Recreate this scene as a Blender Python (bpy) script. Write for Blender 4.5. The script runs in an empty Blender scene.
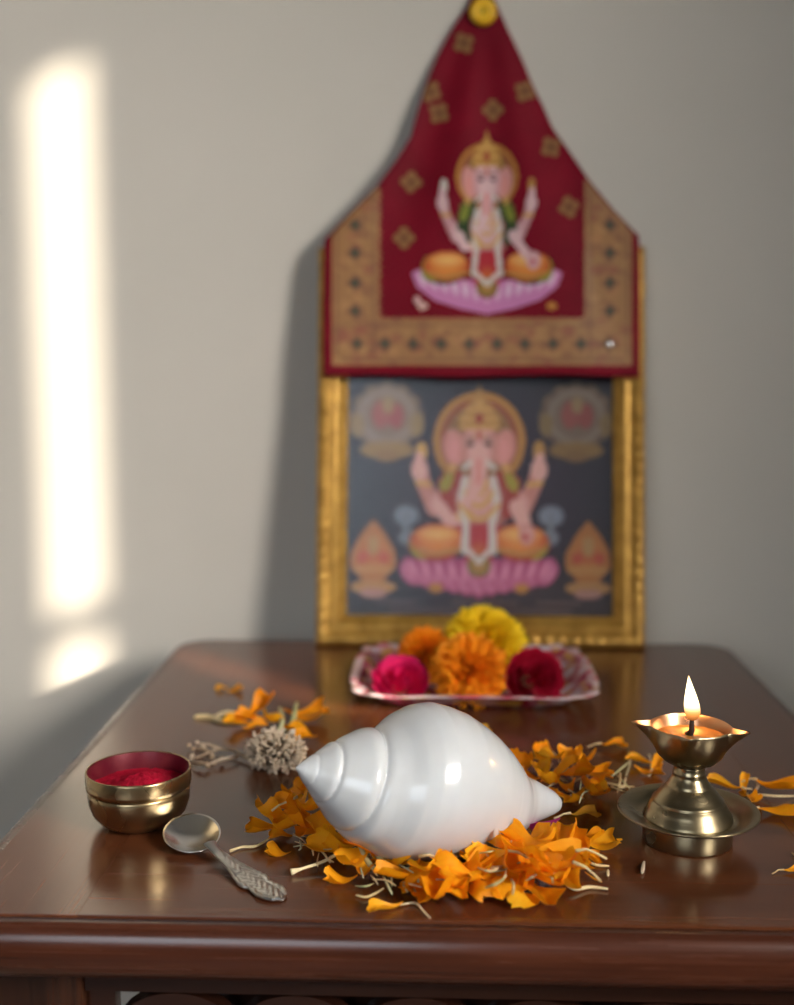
import bpy, bmesh, math, random
import numpy as np
from mathutils import Vector, Matrix, noise

random.seed(7)
SC = bpy.context.scene
COL = SC.collection
T = .75                                    # height of the table top

# ------------------------------------------------------------------ camera
PITCH, YAW, FPX = math.radians(7.1), math.radians(2.1), 1150.0
cam = bpy.data.cameras.new('camera')
cam.lens = 50.0; cam.sensor_fit = 'VERTICAL'; cam.sensor_height = 50.0 * 1005 / FPX
cam.clip_start = .01
cam.dof.use_dof = True; cam.dof.focus_distance = .64; cam.dof.aperture_fstop = 4.4
camo = bpy.data.objects.new('camera', cam); COL.objects.link(camo)
camo.location = (0, 0, T + .27); camo.rotation_euler = (math.radians(90) - PITCH, 0, YAW)
SC.camera = camo

# ------------------------------------------------------------------ world, sun, window light, added fill, exposure
SC.view_settings.view_transform = 'Standard'; SC.view_settings.look = 'None'
SC.view_settings.exposure = 0.0; SC.view_settings.gamma = 1.0
SC.view_settings.use_curve_mapping = False
W = bpy.data.worlds.new('world'); SC.world = W; W.use_nodes = True
W.node_tree.nodes['Background'].inputs[0].default_value = (.62, .78, 1, 1)
W.node_tree.nodes['Background'].inputs[1].default_value = 1.0

SUN = Vector((-1.08, 1.0, -.49)).normalized()
sun = bpy.data.lights.new('sun', 'SUN'); sun.energy = 15; sun.angle = math.radians(.9); sun.color = (1, .90, .74)
so = bpy.data.objects.new('sun', sun); COL.objects.link(so); so.location = (3, -3, 3)
so.rotation_euler = SUN.to_track_quat('-Z', 'Y').to_euler()

def area(name, loc, direction, sx, sy, power, color, spread=180):
    l = bpy.data.lights.new(name, 'AREA'); l.shape = 'RECTANGLE'; l.size = sx; l.size_y = sy
    l.energy = power; l.color = color; l.spread = math.radians(spread)
    o = bpy.data.objects.new(name, l); COL.objects.link(o); o.location = loc
    o.rotation_euler = Vector(direction).to_track_quat('-Z', 'Y').to_euler()
    return o
# daylight from the window in the right wall, and an added fill behind the camera
area('daylight_right', (1.62, -.70, 1.78), (-1.55, 1.0, -.62), .75, .75, 15, (1, .95, .88), 52)
area('fill_front', (-.75, -2.05, 1.6), (.75, 2.5, -1.05), 1.4, 1.1, 3.9, (.84, .92, 1), 80)

# ------------------------------------------------------------------ helpers
def mesh_obj(name, verts, faces, m=None, parent=None, smooth=True, cols=None, solid=None):
    me = bpy.data.meshes.new(name); me.from_pydata([tuple(v) for v in verts], [], faces); me.update()
    if smooth: me.polygons.foreach_set('use_smooth', [True] * len(me.polygons))
    if cols is not None:
        at = me.color_attributes.new('print', 'FLOAT_COLOR', 'POINT')
        c = np.ones((len(verts), 4), np.float32); c[:, :3] = cols
        at.data.foreach_set('color', c.ravel())
    if m: me.materials.append(m)
    o = bpy.data.objects.new(name, me); COL.objects.link(o); o.parent = parent
    if solid:
        md = o.modifiers.new('solid', 'SOLIDIFY'); md.thickness = solid; md.offset = 0
    return o
def bm_obj(name, bm, m=None, parent=None, smooth=False, bevel=0):
    me = bpy.data.meshes.new(name); bmesh.ops.recalc_face_normals(bm, faces=bm.faces); bm.to_mesh(me); bm.free()
    if smooth: me.polygons.foreach_set('use_smooth', [True] * len(me.polygons))
    if m: me.materials.append(m)
    o = bpy.data.objects.new(name, me); COL.objects.link(o); o.parent = parent
    if bevel:
        md = o.modifiers.new('bevel', 'BEVEL'); md.width = bevel; md.segments = 2; md.limit_method = 'ANGLE'
    return o
def add_box(bm, x0, x1, y0, y1, z0, z1):
    r = bmesh.ops.create_cube(bm, size=1)
    for v in r['verts']:
        v.co = Vector(((x0 + x1) / 2 + v.co.x * (x1 - x0), (y0 + y1) / 2 + v.co.y * (y1 - y0), (z0 + z1) / 2 + v.co.z * (z1 - z0)))
def box(name, x0, x1, y0, y1, z0, z1, m, parent=None, bevel=0):
    bm = bmesh.new(); add_box(bm, x0, x1, y0, y1, z0, z1)
    return bm_obj(name, bm, m, parent, bevel=bevel)
def empty(name, loc, rz=0, rx=0):
    o = bpy.data.objects.new(name, None); COL.objects.link(o); o.location = loc; o.rotation_euler = (rx, 0, rz)
    o.empty_display_size = .01
    return o
def tag(o, label=None, cat=None, group=None, kind=None):
    if label: o['label'] = label
    if cat: o['category'] = cat
    if group: o['group'] = group
    if kind: o['kind'] = kind
    return o
def lathe_data(prof, n=64, rfun=None):
    vs, fs = [], []
    for i, (r, z) in enumerate(prof):
        for k in range(n):
            a = 2 * math.pi * k / n
            rr, zz = (r, z) if rfun is None else rfun(r, z, a, i)
            vs.append((rr * math.cos(a), rr * math.sin(a), zz))
    for i in range(len(prof) - 1):
        for k in range(n):
            k2 = (k + 1) % n
            fs.append((i * n + k, i * n + k2, (i + 1) * n + k2, (i + 1) * n + k))
    return vs, fs
def lathe(name, prof, m, parent=None, n=64, rfun=None):
    vs, fs = lathe_data(prof, n, rfun); return mesh_obj(name, vs, fs, m, parent)
def tube_data(pts, radii, n=6, cap=True):
    vs, fs = [], []; pts = [Vector(p) for p in pts]
    for i, p in enumerate(pts):
        d = (pts[min(i + 1, len(pts) - 1)] - pts[max(i - 1, 0)]).normalized()
        a = d.cross(Vector((0, 0, 1)));  a = a if a.length > .05 else d.cross(Vector((1, 0, 0)))
        a.normalize(); b = d.cross(a)
        for k in range(n):
            t = 2 * math.pi * k / n
            vs.append(p + (a * math.cos(t) + b * math.sin(t)) * radii[i])
    for i in range(len(pts) - 1):
        for k in range(n):
            fs.append((i * n + k, i * n + (k + 1) % n, (i + 1) * n + (k + 1) % n, (i + 1) * n + k))
    if cap: fs.append(tuple(range(n))[::-1]); fs.append(tuple((len(pts) - 1) * n + k for k in range(n)))
    return vs, fs
def join(parts):
    V, F_ = [], []
    for vs, fs in parts:
        o = len(V); V += list(vs); F_ += [tuple(i + o for i in f) for f in fs]
    return V, F_

def camray(px, py):
    f = Vector((-math.sin(YAW) * math.cos(PITCH), math.cos(YAW) * math.cos(PITCH), -math.sin(PITCH)))
    r = Vector((math.cos(YAW), math.sin(YAW), 0)); u = r.cross(f)
    return f + r * ((px - 397) / FPX) - u * ((py - 502.5) / FPX)
def tab(px, py, z=0.0):                    # the spot on the table top that a pixel of the photograph shows
    d = camray(px, py); t = (z - .27) / d.z
    return Vector((d.x * t, d.y * t, T + z))
def srgb(r, g, b):
    f = lambda c: ((c / 255 + .055) / 1.055) ** 2.4 if c > 10 else c / 255 / 12.92
    return (f(r), f(g), f(b))

# ------------------------------------------------------------------ materials
class Mat:
    def __init__(s, name):
        s.m = bpy.data.materials.new(name); s.m.use_nodes = True
        s.nt = s.m.node_tree; s.b = s.nt.nodes['Principled BSDF']
        s.out = s.nt.nodes['Material Output']
    def n(s, kind, **kw):
        nd = s.nt.nodes.new(kind)
        for k, v in kw.items():
            if k in ('ins',):
                for a, b in v.items(): nd.inputs[a].default_value = b
            else: setattr(nd, k, v)
        return nd
    def l(s, a, b): s.nt.links.new(a, b)
    def set(s, **kw):
        for k, v in kw.items():
            key = k.replace('_', ' ')
            s.b.inputs[key].default_value = (*v, 1) if isinstance(v, tuple) and len(v) == 3 else v
        return s
    def coords(s, scale=(1, 1, 1), kind='Object'):
        tc = s.n('ShaderNodeTexCoord'); mp = s.n('ShaderNodeMapping'); mp.inputs['Scale'].default_value = scale
        s.l(tc.outputs[kind], mp.inputs[0]); return mp.outputs[0]
    def noise(s, vec, scale, detail=4, rough=.6, dist=0):
        nd = s.n('ShaderNodeTexNoise', ins={'Scale': scale, 'Detail': detail, 'Roughness': rough, 'Distortion': dist})
        s.l(vec, nd.inputs['Vector']); return nd.outputs[0]
    def ramp(s, fac, stops, interp='LINEAR'):
        r = s.n('ShaderNodeValToRGB'); e = r.color_ramp.elements; r.color_ramp.interpolation = interp
        while len(e) < len(stops): e.new(.5)
        for el, (p, c) in zip(e, stops): el.position = p; el.color = (*c, 1) if len(c) == 3 else c
        s.l(fac, r.inputs[0]); return r.outputs[0]
    def bump(s, h, strength=.3, dist=.001, prev=None):
        b = s.n('ShaderNodeBump', ins={'Strength': strength, 'Distance': dist}); s.l(h, b.inputs['Height'])
        if prev is not None: s.l(prev, b.inputs['Normal'])
        s.l(b.outputs[0], s.b.inputs['Normal']); return b.outputs[0]
def g(v): return (v, v, v)

def wood(name, along='x', c0=(.046, .0125, .005), c1=(.105, .032, .012), c2=(.138, .047, .020), rough=(.19, .27)):
    m = Mat(name)
    sc = lambda a, b: {'x': (a, b, b), 'y': (b, a, b), 'z': (b, b, a)}[along]
    n1 = m.noise(m.coords(sc(1.4, 13)), 2.2, 5, .55, .5); n2 = m.noise(m.coords(sc(4, 210)), 1.6, 4, .6)
    mx = m.n('ShaderNodeMix', data_type='FLOAT', ins={0: .42}); m.l(n1, mx.inputs[2]); m.l(n2, mx.inputs[3])
    m.l(m.ramp(mx.outputs[0], [(.33, c0), (.5, c1), (.66, c2)]), m.b.inputs['Base Color'])
    m.l(m.ramp(n2, [(.3, g(rough[0])), (.7, g(rough[1]))]), m.b.inputs['Roughness'])
    m.bump(n2, .12, .0003)
    m.set(Coat_Weight=.3, Coat_Roughness=.15)
    return m.m
M = {}
M['wood'] = wood('mahogany_across', 'x'); M['wood_y'] = wood('mahogany_deep', 'y')
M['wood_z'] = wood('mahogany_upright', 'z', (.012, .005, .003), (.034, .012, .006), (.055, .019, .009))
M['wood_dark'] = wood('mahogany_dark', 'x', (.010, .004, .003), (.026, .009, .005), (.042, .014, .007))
M['wood_edge'] = wood('mahogany_edge', 'x', (.028, .008, .004), (.062, .017, .008), (.105, .030, .013), (.22, .30))

m = Mat('wall_paint'); v = m.coords(); n = m.noise(v, 3, 3)
m.l(m.ramp(n, [(.3, (.57, .53, .465)), (.7, (.61, .565, .50))]), m.b.inputs['Base Color'])
m.bump(m.noise(v, 260, 3), .12, .0006); m.set(Roughness=.75); M['wall'] = m.m
m = Mat('white_paint'); m.set(Base_Color=(.72, .70, .66), Roughness=.6); v = m.coords(); m.bump(m.noise(v, 90, 2), .05, .001); M['white'] = m.m
m = Mat('floor_tile'); v = m.coords(); n = m.noise(v, 6, 4); m.l(m.ramp(n, [(.3, (.22, .19, .16)), (.7, (.30, .27, .23))]), m.b.inputs['Base Color']); m.set(Roughness=.4); M['floor'] = m.m
m = Mat('blocker_cloth'); v = m.coords((60, 60, 1)); m.bump(m.noise(v, 8), .3, .002); m.set(Base_Color=(.78, .74, .68), Roughness=.9); M['blocker'] = m.m

def metal(name, c0, c1, r0, r1, rings=0, bumps=.015):
    m = Mat(name); v = m.coords(); n = m.noise(v, 26, 3, .55)
    m.l(m.ramp(n, [(.2, c0), (.8, c1)]), m.b.inputs['Base Color'])
    m.l(m.ramp(m.noise(v, 30, 2), [(.2, g(r0)), (.8, g(r1))]), m.b.inputs['Roughness'])
    m.set(Metallic=1.0)
    b = m.bump(m.noise(v, 500, 2), bumps, .0004)
    if rings:
        v2 = m.coords((.01, .01, 1)); m.bump(m.noise(v2, rings, 2, .7), .12, .0004, b)
    return m.m
M['brass'] = metal('brass', (.26, .205, .12), (.40, .32, .19), .24, .36, 900)
M['brass_bowl'] = metal('brass_bowl', (.36, .265, .14), (.52, .39, .215), .22, .34, 500)
M['silver'] = metal('silver', (.78, .78, .77), (.86, .86, .85), .22, .28)
M['silver_dark'] = metal('engraved_silver', (.52, .50, .47), (.74, .72, .68), .26, .34)
M['cup_inside'] = metal('warm_brass', (.52, .30, .17), (.66, .42, .25), .25, .38)
m = Mat('gilt'); v = m.coords(); n = m.noise(v, 60, 4)
m.l(m.ramp(n, [(.3, (.34, .175, .028)), (.7, (.60, .34, .07))]), m.b.inputs['Base Color'])
m.set(Metallic=.55, Roughness=.36); m.bump(m.noise(v, 150, 3), .25, .0015); M['gilt'] = m.m

m = Mat('powder'); v = m.coords(); n = m.noise(v, 260, 5, .7)
m.l(m.ramp(n, [(.3, (.30, .003, .016)), (.7, (.48, .008, .035))]), m.b.inputs['Base Color'])
m.set(Roughness=.95, Specular_IOR_Level=.1); m.bump(n, .8, .0018); M['powder'] = m.m
m = Mat('stained_brass'); v = m.coords(); n = m.noise(v, 70, 5, .65)
m.l(m.ramp(n, [(.35, (.12, .006, .018)), (.75, (.20, .03, .035))]), m.b.inputs['Base Color'])
m.set(Metallic=.35, Roughness=.34); m.bump(n, .15, .001); M['stained'] = m.m

m = Mat('shell'); v = m.coords((1, 1, 1)); n = m.noise(v, 22, 3)
m.l(m.ramp(n, [(.3, (.52, .53, .54)), (.7, (.58, .595, .61))]), m.b.inputs['Base Color'])
m.set(Roughness=.26, Coat_Weight=.6, Coat_Roughness=.06, Subsurface_Weight=.12, Subsurface_Scale=.01)
m.b.inputs['Subsurface Radius'].default_value = (1, .8, .6)
v2 = m.coords((1, .04, .04)); m.bump(m.noise(v2, 420, 3, .6), .10, .0006); M['shell'] = m.m

def petal_mat(name, cols, trans=.35, scale=(90, 600, 90)):
    m = Mat(name); oi = m.n('ShaderNodeObjectInfo')
    v = m.coords(scale); nz = m.noise(v, 1.2, 3)
    ad = m.n('ShaderNodeMath', operation='MULTIPLY_ADD', ins={1: .45, 2: 0}); m.l(oi.outputs['Random'], ad.inputs[0])
    a2 = m.n('ShaderNodeMath', operation='MULTIPLY_ADD', ins={1: .55}); m.l(nz, a2.inputs[0]); m.l(ad.outputs[0], a2.inputs[2])
    c = m.ramp(a2.outputs[0], [(.2, cols[0]), (.5, cols[1]), (.8, cols[2])])
    m.l(c, m.b.inputs['Base Color']); m.set(Roughness=.5, Specular_IOR_Level=.25)
    m.bump(nz, .25, .0005)
    tr = m.n('ShaderNodeBsdfTranslucent'); m.l(c, tr.inputs[0])
    mx = m.n('ShaderNodeMixShader', ins={0: trans}); m.l(m.b.outputs[0], mx.inputs[1]); m.l(tr.outputs[0], mx.inputs[2])
    m.l(mx.outputs[0], m.out.inputs[0]); return m.m
M['petal'] = petal_mat('orange_petal', [(.92, .27, .003), (.98, .38, .005), (1, .50, .015)])
M['petal_yellow'] = petal_mat('amber_petal', [(.70, .28, .02), (.85, .42, .03), (.80, .50, .08)])
M['yellow'] = petal_mat('yellow_petal', [(.90, .56, .008), (.97, .68, .015), (1, .76, .03)], .3)
M['marigold'] = petal_mat('marigold_petal', [(.92, .22, .005), (.98, .33, .01), (1, .42, .02)], .3)
M['crimson'] = petal_mat('crimson_petal', [(.30, .003, .018), (.42, .006, .03), (.55, .012, .05)], .2)
M['magenta'] = petal_mat('magenta_petal', [(.62, .008, .10), (.85, .02, .17), (.95, .05, .24)], .3)
M['magenta_dark'] = petal_mat('dark_magenta_petal', [(.30, .01, .10), (.38, .015, .13), (.45, .02, .16)], .2)
M['straw'] = petal_mat('pale_stalk', [(.70, .50, .22), (.82, .66, .36), (.88, .76, .50)], .2)
M['greenish'] = petal_mat('pale_green_floret', [(.50, .48, .20), (.60, .58, .32), (.70, .66, .42)], .2)
M['dry'] = petal_mat('dried_bud', [(.27, .18, .11), (.47, .35, .23), (.72, .58, .43)], .05)
M['dry_dark'] = petal_mat('dried_twig', [(.12, .08, .05), (.20, .14, .09), (.28, .21, .14)], .05)
m = Mat('oil'); m.set(Base_Color=(.50, .22, .05), Roughness=.06, Coat_Weight=1.0, IOR=1.47); v = m.coords(); m.bump(m.noise(v, 60, 1), .1, .001); M['oil'] = m.m
m = Mat('charred_wick'); v = m.coords(); m.l(m.ramp(m.noise(v, 300), [(.3, (.01, .008, .007)), (.7, (.05, .03, .02))]), m.b.inputs['Base Color']); m.set(Roughness=.9); M['wick'] = m.m
m = Mat('flame')
tc = m.n('ShaderNodeTexCoord'); sp = m.n('ShaderNodeSeparateXYZ'); m.l(tc.outputs['Generated'], sp.inputs[0])
c = m.ramp(sp.outputs['Z'], [(0, (.75, .16, .03)), (.18, (1, .42, .10)), (.38, (1, .78, .42)), (.8, (1, .86, .56)), (1, (1, .62, .25))])
s_ = m.ramp(sp.outputs['Z'], [(0, g(.08)), (.22, g(.3)), (.42, g(1)), (1, g(.75))])
mu = m.n('ShaderNodeMath', operation='MULTIPLY', ins={1: 5.0}); m.l(s_, mu.inputs[0])
em = m.n('ShaderNodeEmission'); m.l(c, em.inputs[0]); m.l(mu.outputs[0], em.inputs[1]); m.l(em.outputs[0], m.out.inputs[0]); M['flame'] = m.m

def print_mat(name, rough, sheen=0, weave=0, spec=.3):
    m = Mat(name); a = m.n('ShaderNodeVertexColor', layer_name='print'); m.l(a.outputs[0], m.b.inputs['Base Color'])
    m.set(Roughness=rough, Specular_IOR_Level=spec)
    if sheen: m.set(Sheen_Weight=sheen, Sheen_Roughness=.4)
    if weave:
        v = m.coords(); m.bump(m.noise(v, weave, 2), .25, .0006)
    return m.m
M['print'] = print_mat('printed_paper', .5); M['print_cloth'] = print_mat('printed_cloth', .8, .0, 900)
M['brocade'] = print_mat('gold_brocade', .5, 0, 700, .5); M['tray'] = print_mat('tray_lacquer', .25, 0, 0, .5)
m = Mat('maroon_silk'); v = m.coords(); n = m.noise(v, 14, 3)
m.l(m.ramp(n, [(.3, (.14, .002, .010)), (.7, (.205, .003, .015))]), m.b.inputs['Base Color'])
m.set(Roughness=.62, Specular_IOR_Level=.12); m.bump(m.noise(v, 900, 2), .3, .0005); M['maroon'] = m.m
m = Mat('gold_thread'); v = m.coords(); m.l(m.ramp(m.noise(v, 300), [(.3, (.17, .09, .032)), (.7, (.30, .17, .06))]), m.b.inputs['Base Color']); m.set(Roughness=.55); M['thread'] = m.m
m = Mat('yellow_plastic'); m.set(Base_Color=(.86, .50, .01), Roughness=.4); M['pin'] = m.m
m = Mat('brown_core'); m.set(Base_Color=(.28, .16, .01), Roughness=.7); M['pin_core'] = m.m
m = Mat('picture_glass'); fr = m.n('ShaderNodeFresnel', ins={0: 1.38}); tr = m.n('ShaderNodeBsdfTransparent'); gl = m.n('ShaderNodeBsdfGlossy', ins={'Roughness': .26})
mx = m.n('ShaderNodeMixShader'); m.l(fr.outputs[0], mx.inputs[0]); m.l(tr.outputs[0], mx.inputs[1]); m.l(gl.outputs[0], mx.inputs[2]); m.l(mx.outputs[0], m.out.inputs[0]); M['glass'] = m.m

# ------------------------------------------------------------------ the room
XL, XR, YB, YF, ZC = -1.7, 1.70, 1.15, -2.2, 2.6
def st(o): o['kind'] = 'structure'; return o
st(box('floor', XL - .1, XR + .1, YF - .1, YB + .1, -.1, 0, M['floor']))
st(box('ceiling', XL - .1, XR + .1, YF - .1, YB + .1, ZC, ZC + .1, M['white']))
st(box('wall_back', XL - .1, XR + .1, YB, YB + .1, 0, ZC, M['wall']))
st(box('wall_left', XL - .1, XL, YF, YB, 0, ZC, M['wall']))
def walls_with_hole(name, axis, c0, c1, lo, hi, h0, h1, z0, z1):
    bm = bmesh.new()
    for a0, a1, b0, b1 in ((lo, h0, 0, ZC), (h1, hi, 0, ZC), (h0, h1, 0, z0), (h0, h1, z1, ZC)):
        if axis == 'x': add_box(bm, c0, c1, a0, a1, b0, b1)
        else: add_box(bm, a0, a1, c0, c1, b0, b1)
    return st(bm_obj(name, bm, M['wall']))
# where the beam that makes the wall patch crosses a plane of constant X
XW = -.372
def beam(X, z): s = (X - XW) / 1.08; return YB - s, T + z + .49 * s
ZSILL = beam(XR, -.17)[1]; ZHEAD = beam(XR + .1, .548)[1]
Y0w, Y1w = -1.55, .0
walls_with_hole('wall_right', 'x', XR, XR + .1, YF, YB, Y0w, Y1w, ZSILL, ZHEAD)
win = st(empty('window_1', (0, 0, 0)))
bm = bmesh.new(); zb = beam(XR + .05, .000)[1]
add_box(bm, XR + .035, XR + .065, Y0w, Y1w, zb - .012, zb + .010)
for y in (Y0w, Y1w - .05): add_box(bm, XR + .03, XR + .07, y, y + .05, ZSILL, ZHEAD)
bm_obj('window_frame', bm, M['white'], win)
def blocker(name, X, y0, y1, z0, z1, label):  # unseen cloth panels added to cut the sunbeam to a slit
    n = max(8, int((y1 - y0) / .012)); vs, fs = [], []
    for j in range(3):
        for i in range(n + 1):
            y = y0 + (y1 - y0) * i / n
            e = min(1, min(i, n - i) / 4)
            vs.append((X + .018 * math.sin(y * 62) * e, y, z0 + (z1 - z0) * j / 2))
    for j in range(2):
        for i in range(n): a = j * (n + 1) + i; fs.append((a, a + 1, a + n + 2, a + n + 1))
    o = mesh_obj(name, vs, fs, M['blocker'], solid=.002)
    return o
yc, _ = beam(XR - .03, 0); hw = .047 / 1.08 / 2
c1 = tag(blocker('blocker', XR - .03, Y0w - .1, yc - hw, ZSILL - .25, ZHEAD + .1, ''), 'added pale panel narrowing the sunbeam at the right window, away from the back wall', 'blocker')
c2 = tag(blocker('blocker', XR - .03, yc + hw, Y1w + .12, ZSILL - .25, ZHEAD + .1, ''), 'added pale panel narrowing the sunbeam at the right window, towards the back wall', 'blocker')
rod = mesh_obj('blocker_rod', *tube_data([(XR - .03, Y0w - .15, ZHEAD + .105), (XR - .03, Y1w + .15, ZHEAD + .105)], [.008] * 2, 10), M['brass'])
tag(rod, 'brass rod that carries the added pale panels over the right window', 'rod')
walls_with_hole('wall_front', 'y', YF - .1, YF, XL, XR, -1.5, 0, 1.0, 2.2)
w2 = st(empty('fill_window', (0, 0, 0))); bm = bmesh.new()  # unseen window added around the fill light
for x in (-1.5, -.775, -.05): add_box(bm, x, x + .05, YF - .07, YF - .03, 1.0, 2.2)
add_box(bm, -1.45, -.05, YF - .07, YF - .03, 1.0, 1.05); add_box(bm, -1.45, -.05, YF - .07, YF - .03, 2.15, 2.2)
bm_obj('window_frame', bm, M['white'], w2)
box('fill_window_pane', -1.45, -.05, YF - .055, YF - .051, 1.05, 2.15, M['glass'], w2)

# ------------------------------------------------------------------ the table
TX0, TX1, TY0, TY1 = -.241, .268, .528, 1.082
table = tag(empty('table', (0, .8, 0)), 'dark reddish-brown polished wooden table with moulded edge and carved apron', 'table')
def tb(name, x0, x1, y0, y1, z0, z1, m, bevel=.00015):
    return box(name, x0, x1, y0 - .8, y1 - .8, z0, z1, m, table, bevel)
I = .00008
def poly_board(name, pts, z0, z1, m):
    n = len(pts); vs = [(x, y - .8, z) for z in (z0, z1) for x, y in pts]
    fs = [tuple(range(n))[::-1], tuple(range(n, 2 * n))] + [(i, (i + 1) % n, n + (i + 1) % n, n + i) for i in range(n)]
    o = mesh_obj(name, vs, fs, m, table, smooth=False)
    md = o.modifiers.new('bevel', 'BEVEL'); md.width = .00015; md.segments = 2; md.limit_method = 'ANGLE'
    return o
R_ = .022
def arc(cx, cy, r, a0, a1, n=8): return [(cx + r * math.cos(math.radians(a0 + (a1 - a0) * i / n)), cy + r * math.sin(math.radians(a0 + (a1 - a0) * i / n))) for i in range(n + 1)]
SL, SR, FY, BY = -.176, .203, .5735, 1.02
poly_board('side_board', [(TX0, TY0), (SL - I, TY0), (SL - I, TY1)] + arc(TX0 + R_, TY1 - R_, R_, 90, 180), T - .02, T, M['wood_y'])
poly_board('side_board', [(SR + I, TY0), (TX1, TY0)] + arc(TX1 - R_, TY1 - R_, R_, 0, 90) + [(SR + I, TY1)], T - .02, T, M['wood_y'])
tb('front_board', SL, SR, TY0, FY - I, T - .02, T, M['wood'], .00015)
tb('back_board', SL, SR, BY + I, TY1, T - .02, T, M['wood'], .00015)
tb('centre_board', SL, SR, FY, BY, T - .02, T, M['wood'], .00015)
# moulding swept round the top
def rrect(o):
    r = R_ + o; f = .004 + max(0, o)
    x0, x1, y0, y1 = TX0 - o, TX1 + o, TY0 - o, TY1 + o
    return arc(x0 + f, y0 + f, f, 180, 270, 6) + arc(x1 - f, y0 + f, f, 270, 360, 6) + arc(x1 - r, y1 - r, r, 0, 90, 10) + arc(x0 + r, y1 - r, r, 90, 180, 10)
prof = [(-.0008, -.019), (.0002, -.0016), (.0014, -.0019), (.0026, -.0012), (.0060, -.0014), (.0090, -.0034), (.0112, -.0070), (.0122, -.012), (.0122, -.018),
        (.0112, -.0235), (.0085, -.0275), (.0045, -.0300), (0, -.0310), (-.012, -.0310)]
vs, fs = [], []; NN = len(rrect(0))
for o_, z_ in prof: vs += [(x, y - .8, T + z_) for x, y in rrect(o_)]
for i in range(len(prof) - 1):
    for k in range(NN): k2 = (k + 1) % NN; fs.append((i * NN + k, i * NN + k2, (i + 1) * NN + k2, (i + 1) * NN + k))
mesh_obj('edge_moulding', vs, fs, M['wood_edge'], table)
tb('under_board', TX0, TX1, TY0, TY1, T - .0310, T - .0202, M['wood_dark'])
AX0, AX1, AY0, AY1 = TX0 + .004, TX1 - .004, TY0 + .012, TY1 - .012
for x0, y0 in ((AX0, AY0), (AX1 - .058, AY0), (AX0, AY1 - .058), (AX1 - .058, AY1 - .058)):
    tb('leg', x0, x0 + .058, y0, y0 + .058, 0, T - .0310, M['wood_z'], .002)
ZA = T - .0310
tb('front_rail', AX0 + .0585, AX1 - .0585, AY0 + .003, AY0 + .022, ZA - .0175, ZA, M['wood_dark'])
tb('back_rail', AX0 + .0585, AX1 - .0585, AY1 - .022, AY1 - .003, ZA - .0175, ZA, M['wood_dark'])
for x0 in (AX0 + .003, AX1 - .022): tb('side_rail', x0, x0 + .019, AY0 + .0585, AY1 - .0585, ZA - .0175, ZA, M['wood_dark'])
tb('lower_rail', AX0 + .0585, AX1 - .0585, AY0 + .003, AY0 + .022, ZA - .085, ZA - .07, M['wood_dark'])
tb('dark_backing', AX0 + .079, AX1 - .0585, AY0 + .030, AY0 + .036, ZA - .30, ZA, M['wood_dark'])  # added panel that keeps the fretwork openings dark
# carved fretwork between the rails: rings and scrolls
bm = bmesh.new(); zc = ZA - .0440
x = AX0 + .0585; xe = AX1 - .0585; y_ = AY0 + .0125 - .8; nsc = 6; wsc = (xe - x - .014) / nsc
add_box(bm, x, x + .014, y_ - .005, y_ + .005, zc - .028, zc + .028)
for i in range(nsc):
    cx = x + .014 + wsc * (i + .5)
    for (R0, dx, dz, sq) in ((wsc * .47, 0, 0, .62), (.009, 0, 0, 1)):
        n = 28
        pts = [(cx + dx + R0 * math.cos(2 * math.pi * k / n), zc + dz + R0 * sq * (1.0 if R0 < .01 else 1.12) * math.sin(2 * math.pi * k / n)) for k in range(n)]
        ring = []
        for (px_, pz_), f in zip(pts, pts[1:] + pts[:1]):
            d = Vector((px_ - cx, 0, pz_ - zc)).normalized()
            q = [bm.verts.new((px_ + d.x * a, y_ + b, pz_ + d.z * a)) for a, b in ((-.0035, -.005), (.0035, -.005), (.0035, .005), (-.0035, .005))]
            ring.append(q)
        for k in range(n):
            a, b = ring[k], ring[(k + 1) % n]
            for j in range(4): bm.faces.new((a[j], a[(j + 1) % 4], b[(j + 1) % 4], b[j]))
    for sx in (-1, 1):
        add_box(bm, cx + sx * .0255 - .0165, cx + sx * .0255 + .0165, y_ - .004, y_ + .004, zc - .003, zc + .003)
bm_obj('carved_fretwork', bm, M['wood_dark'], table)

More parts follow.
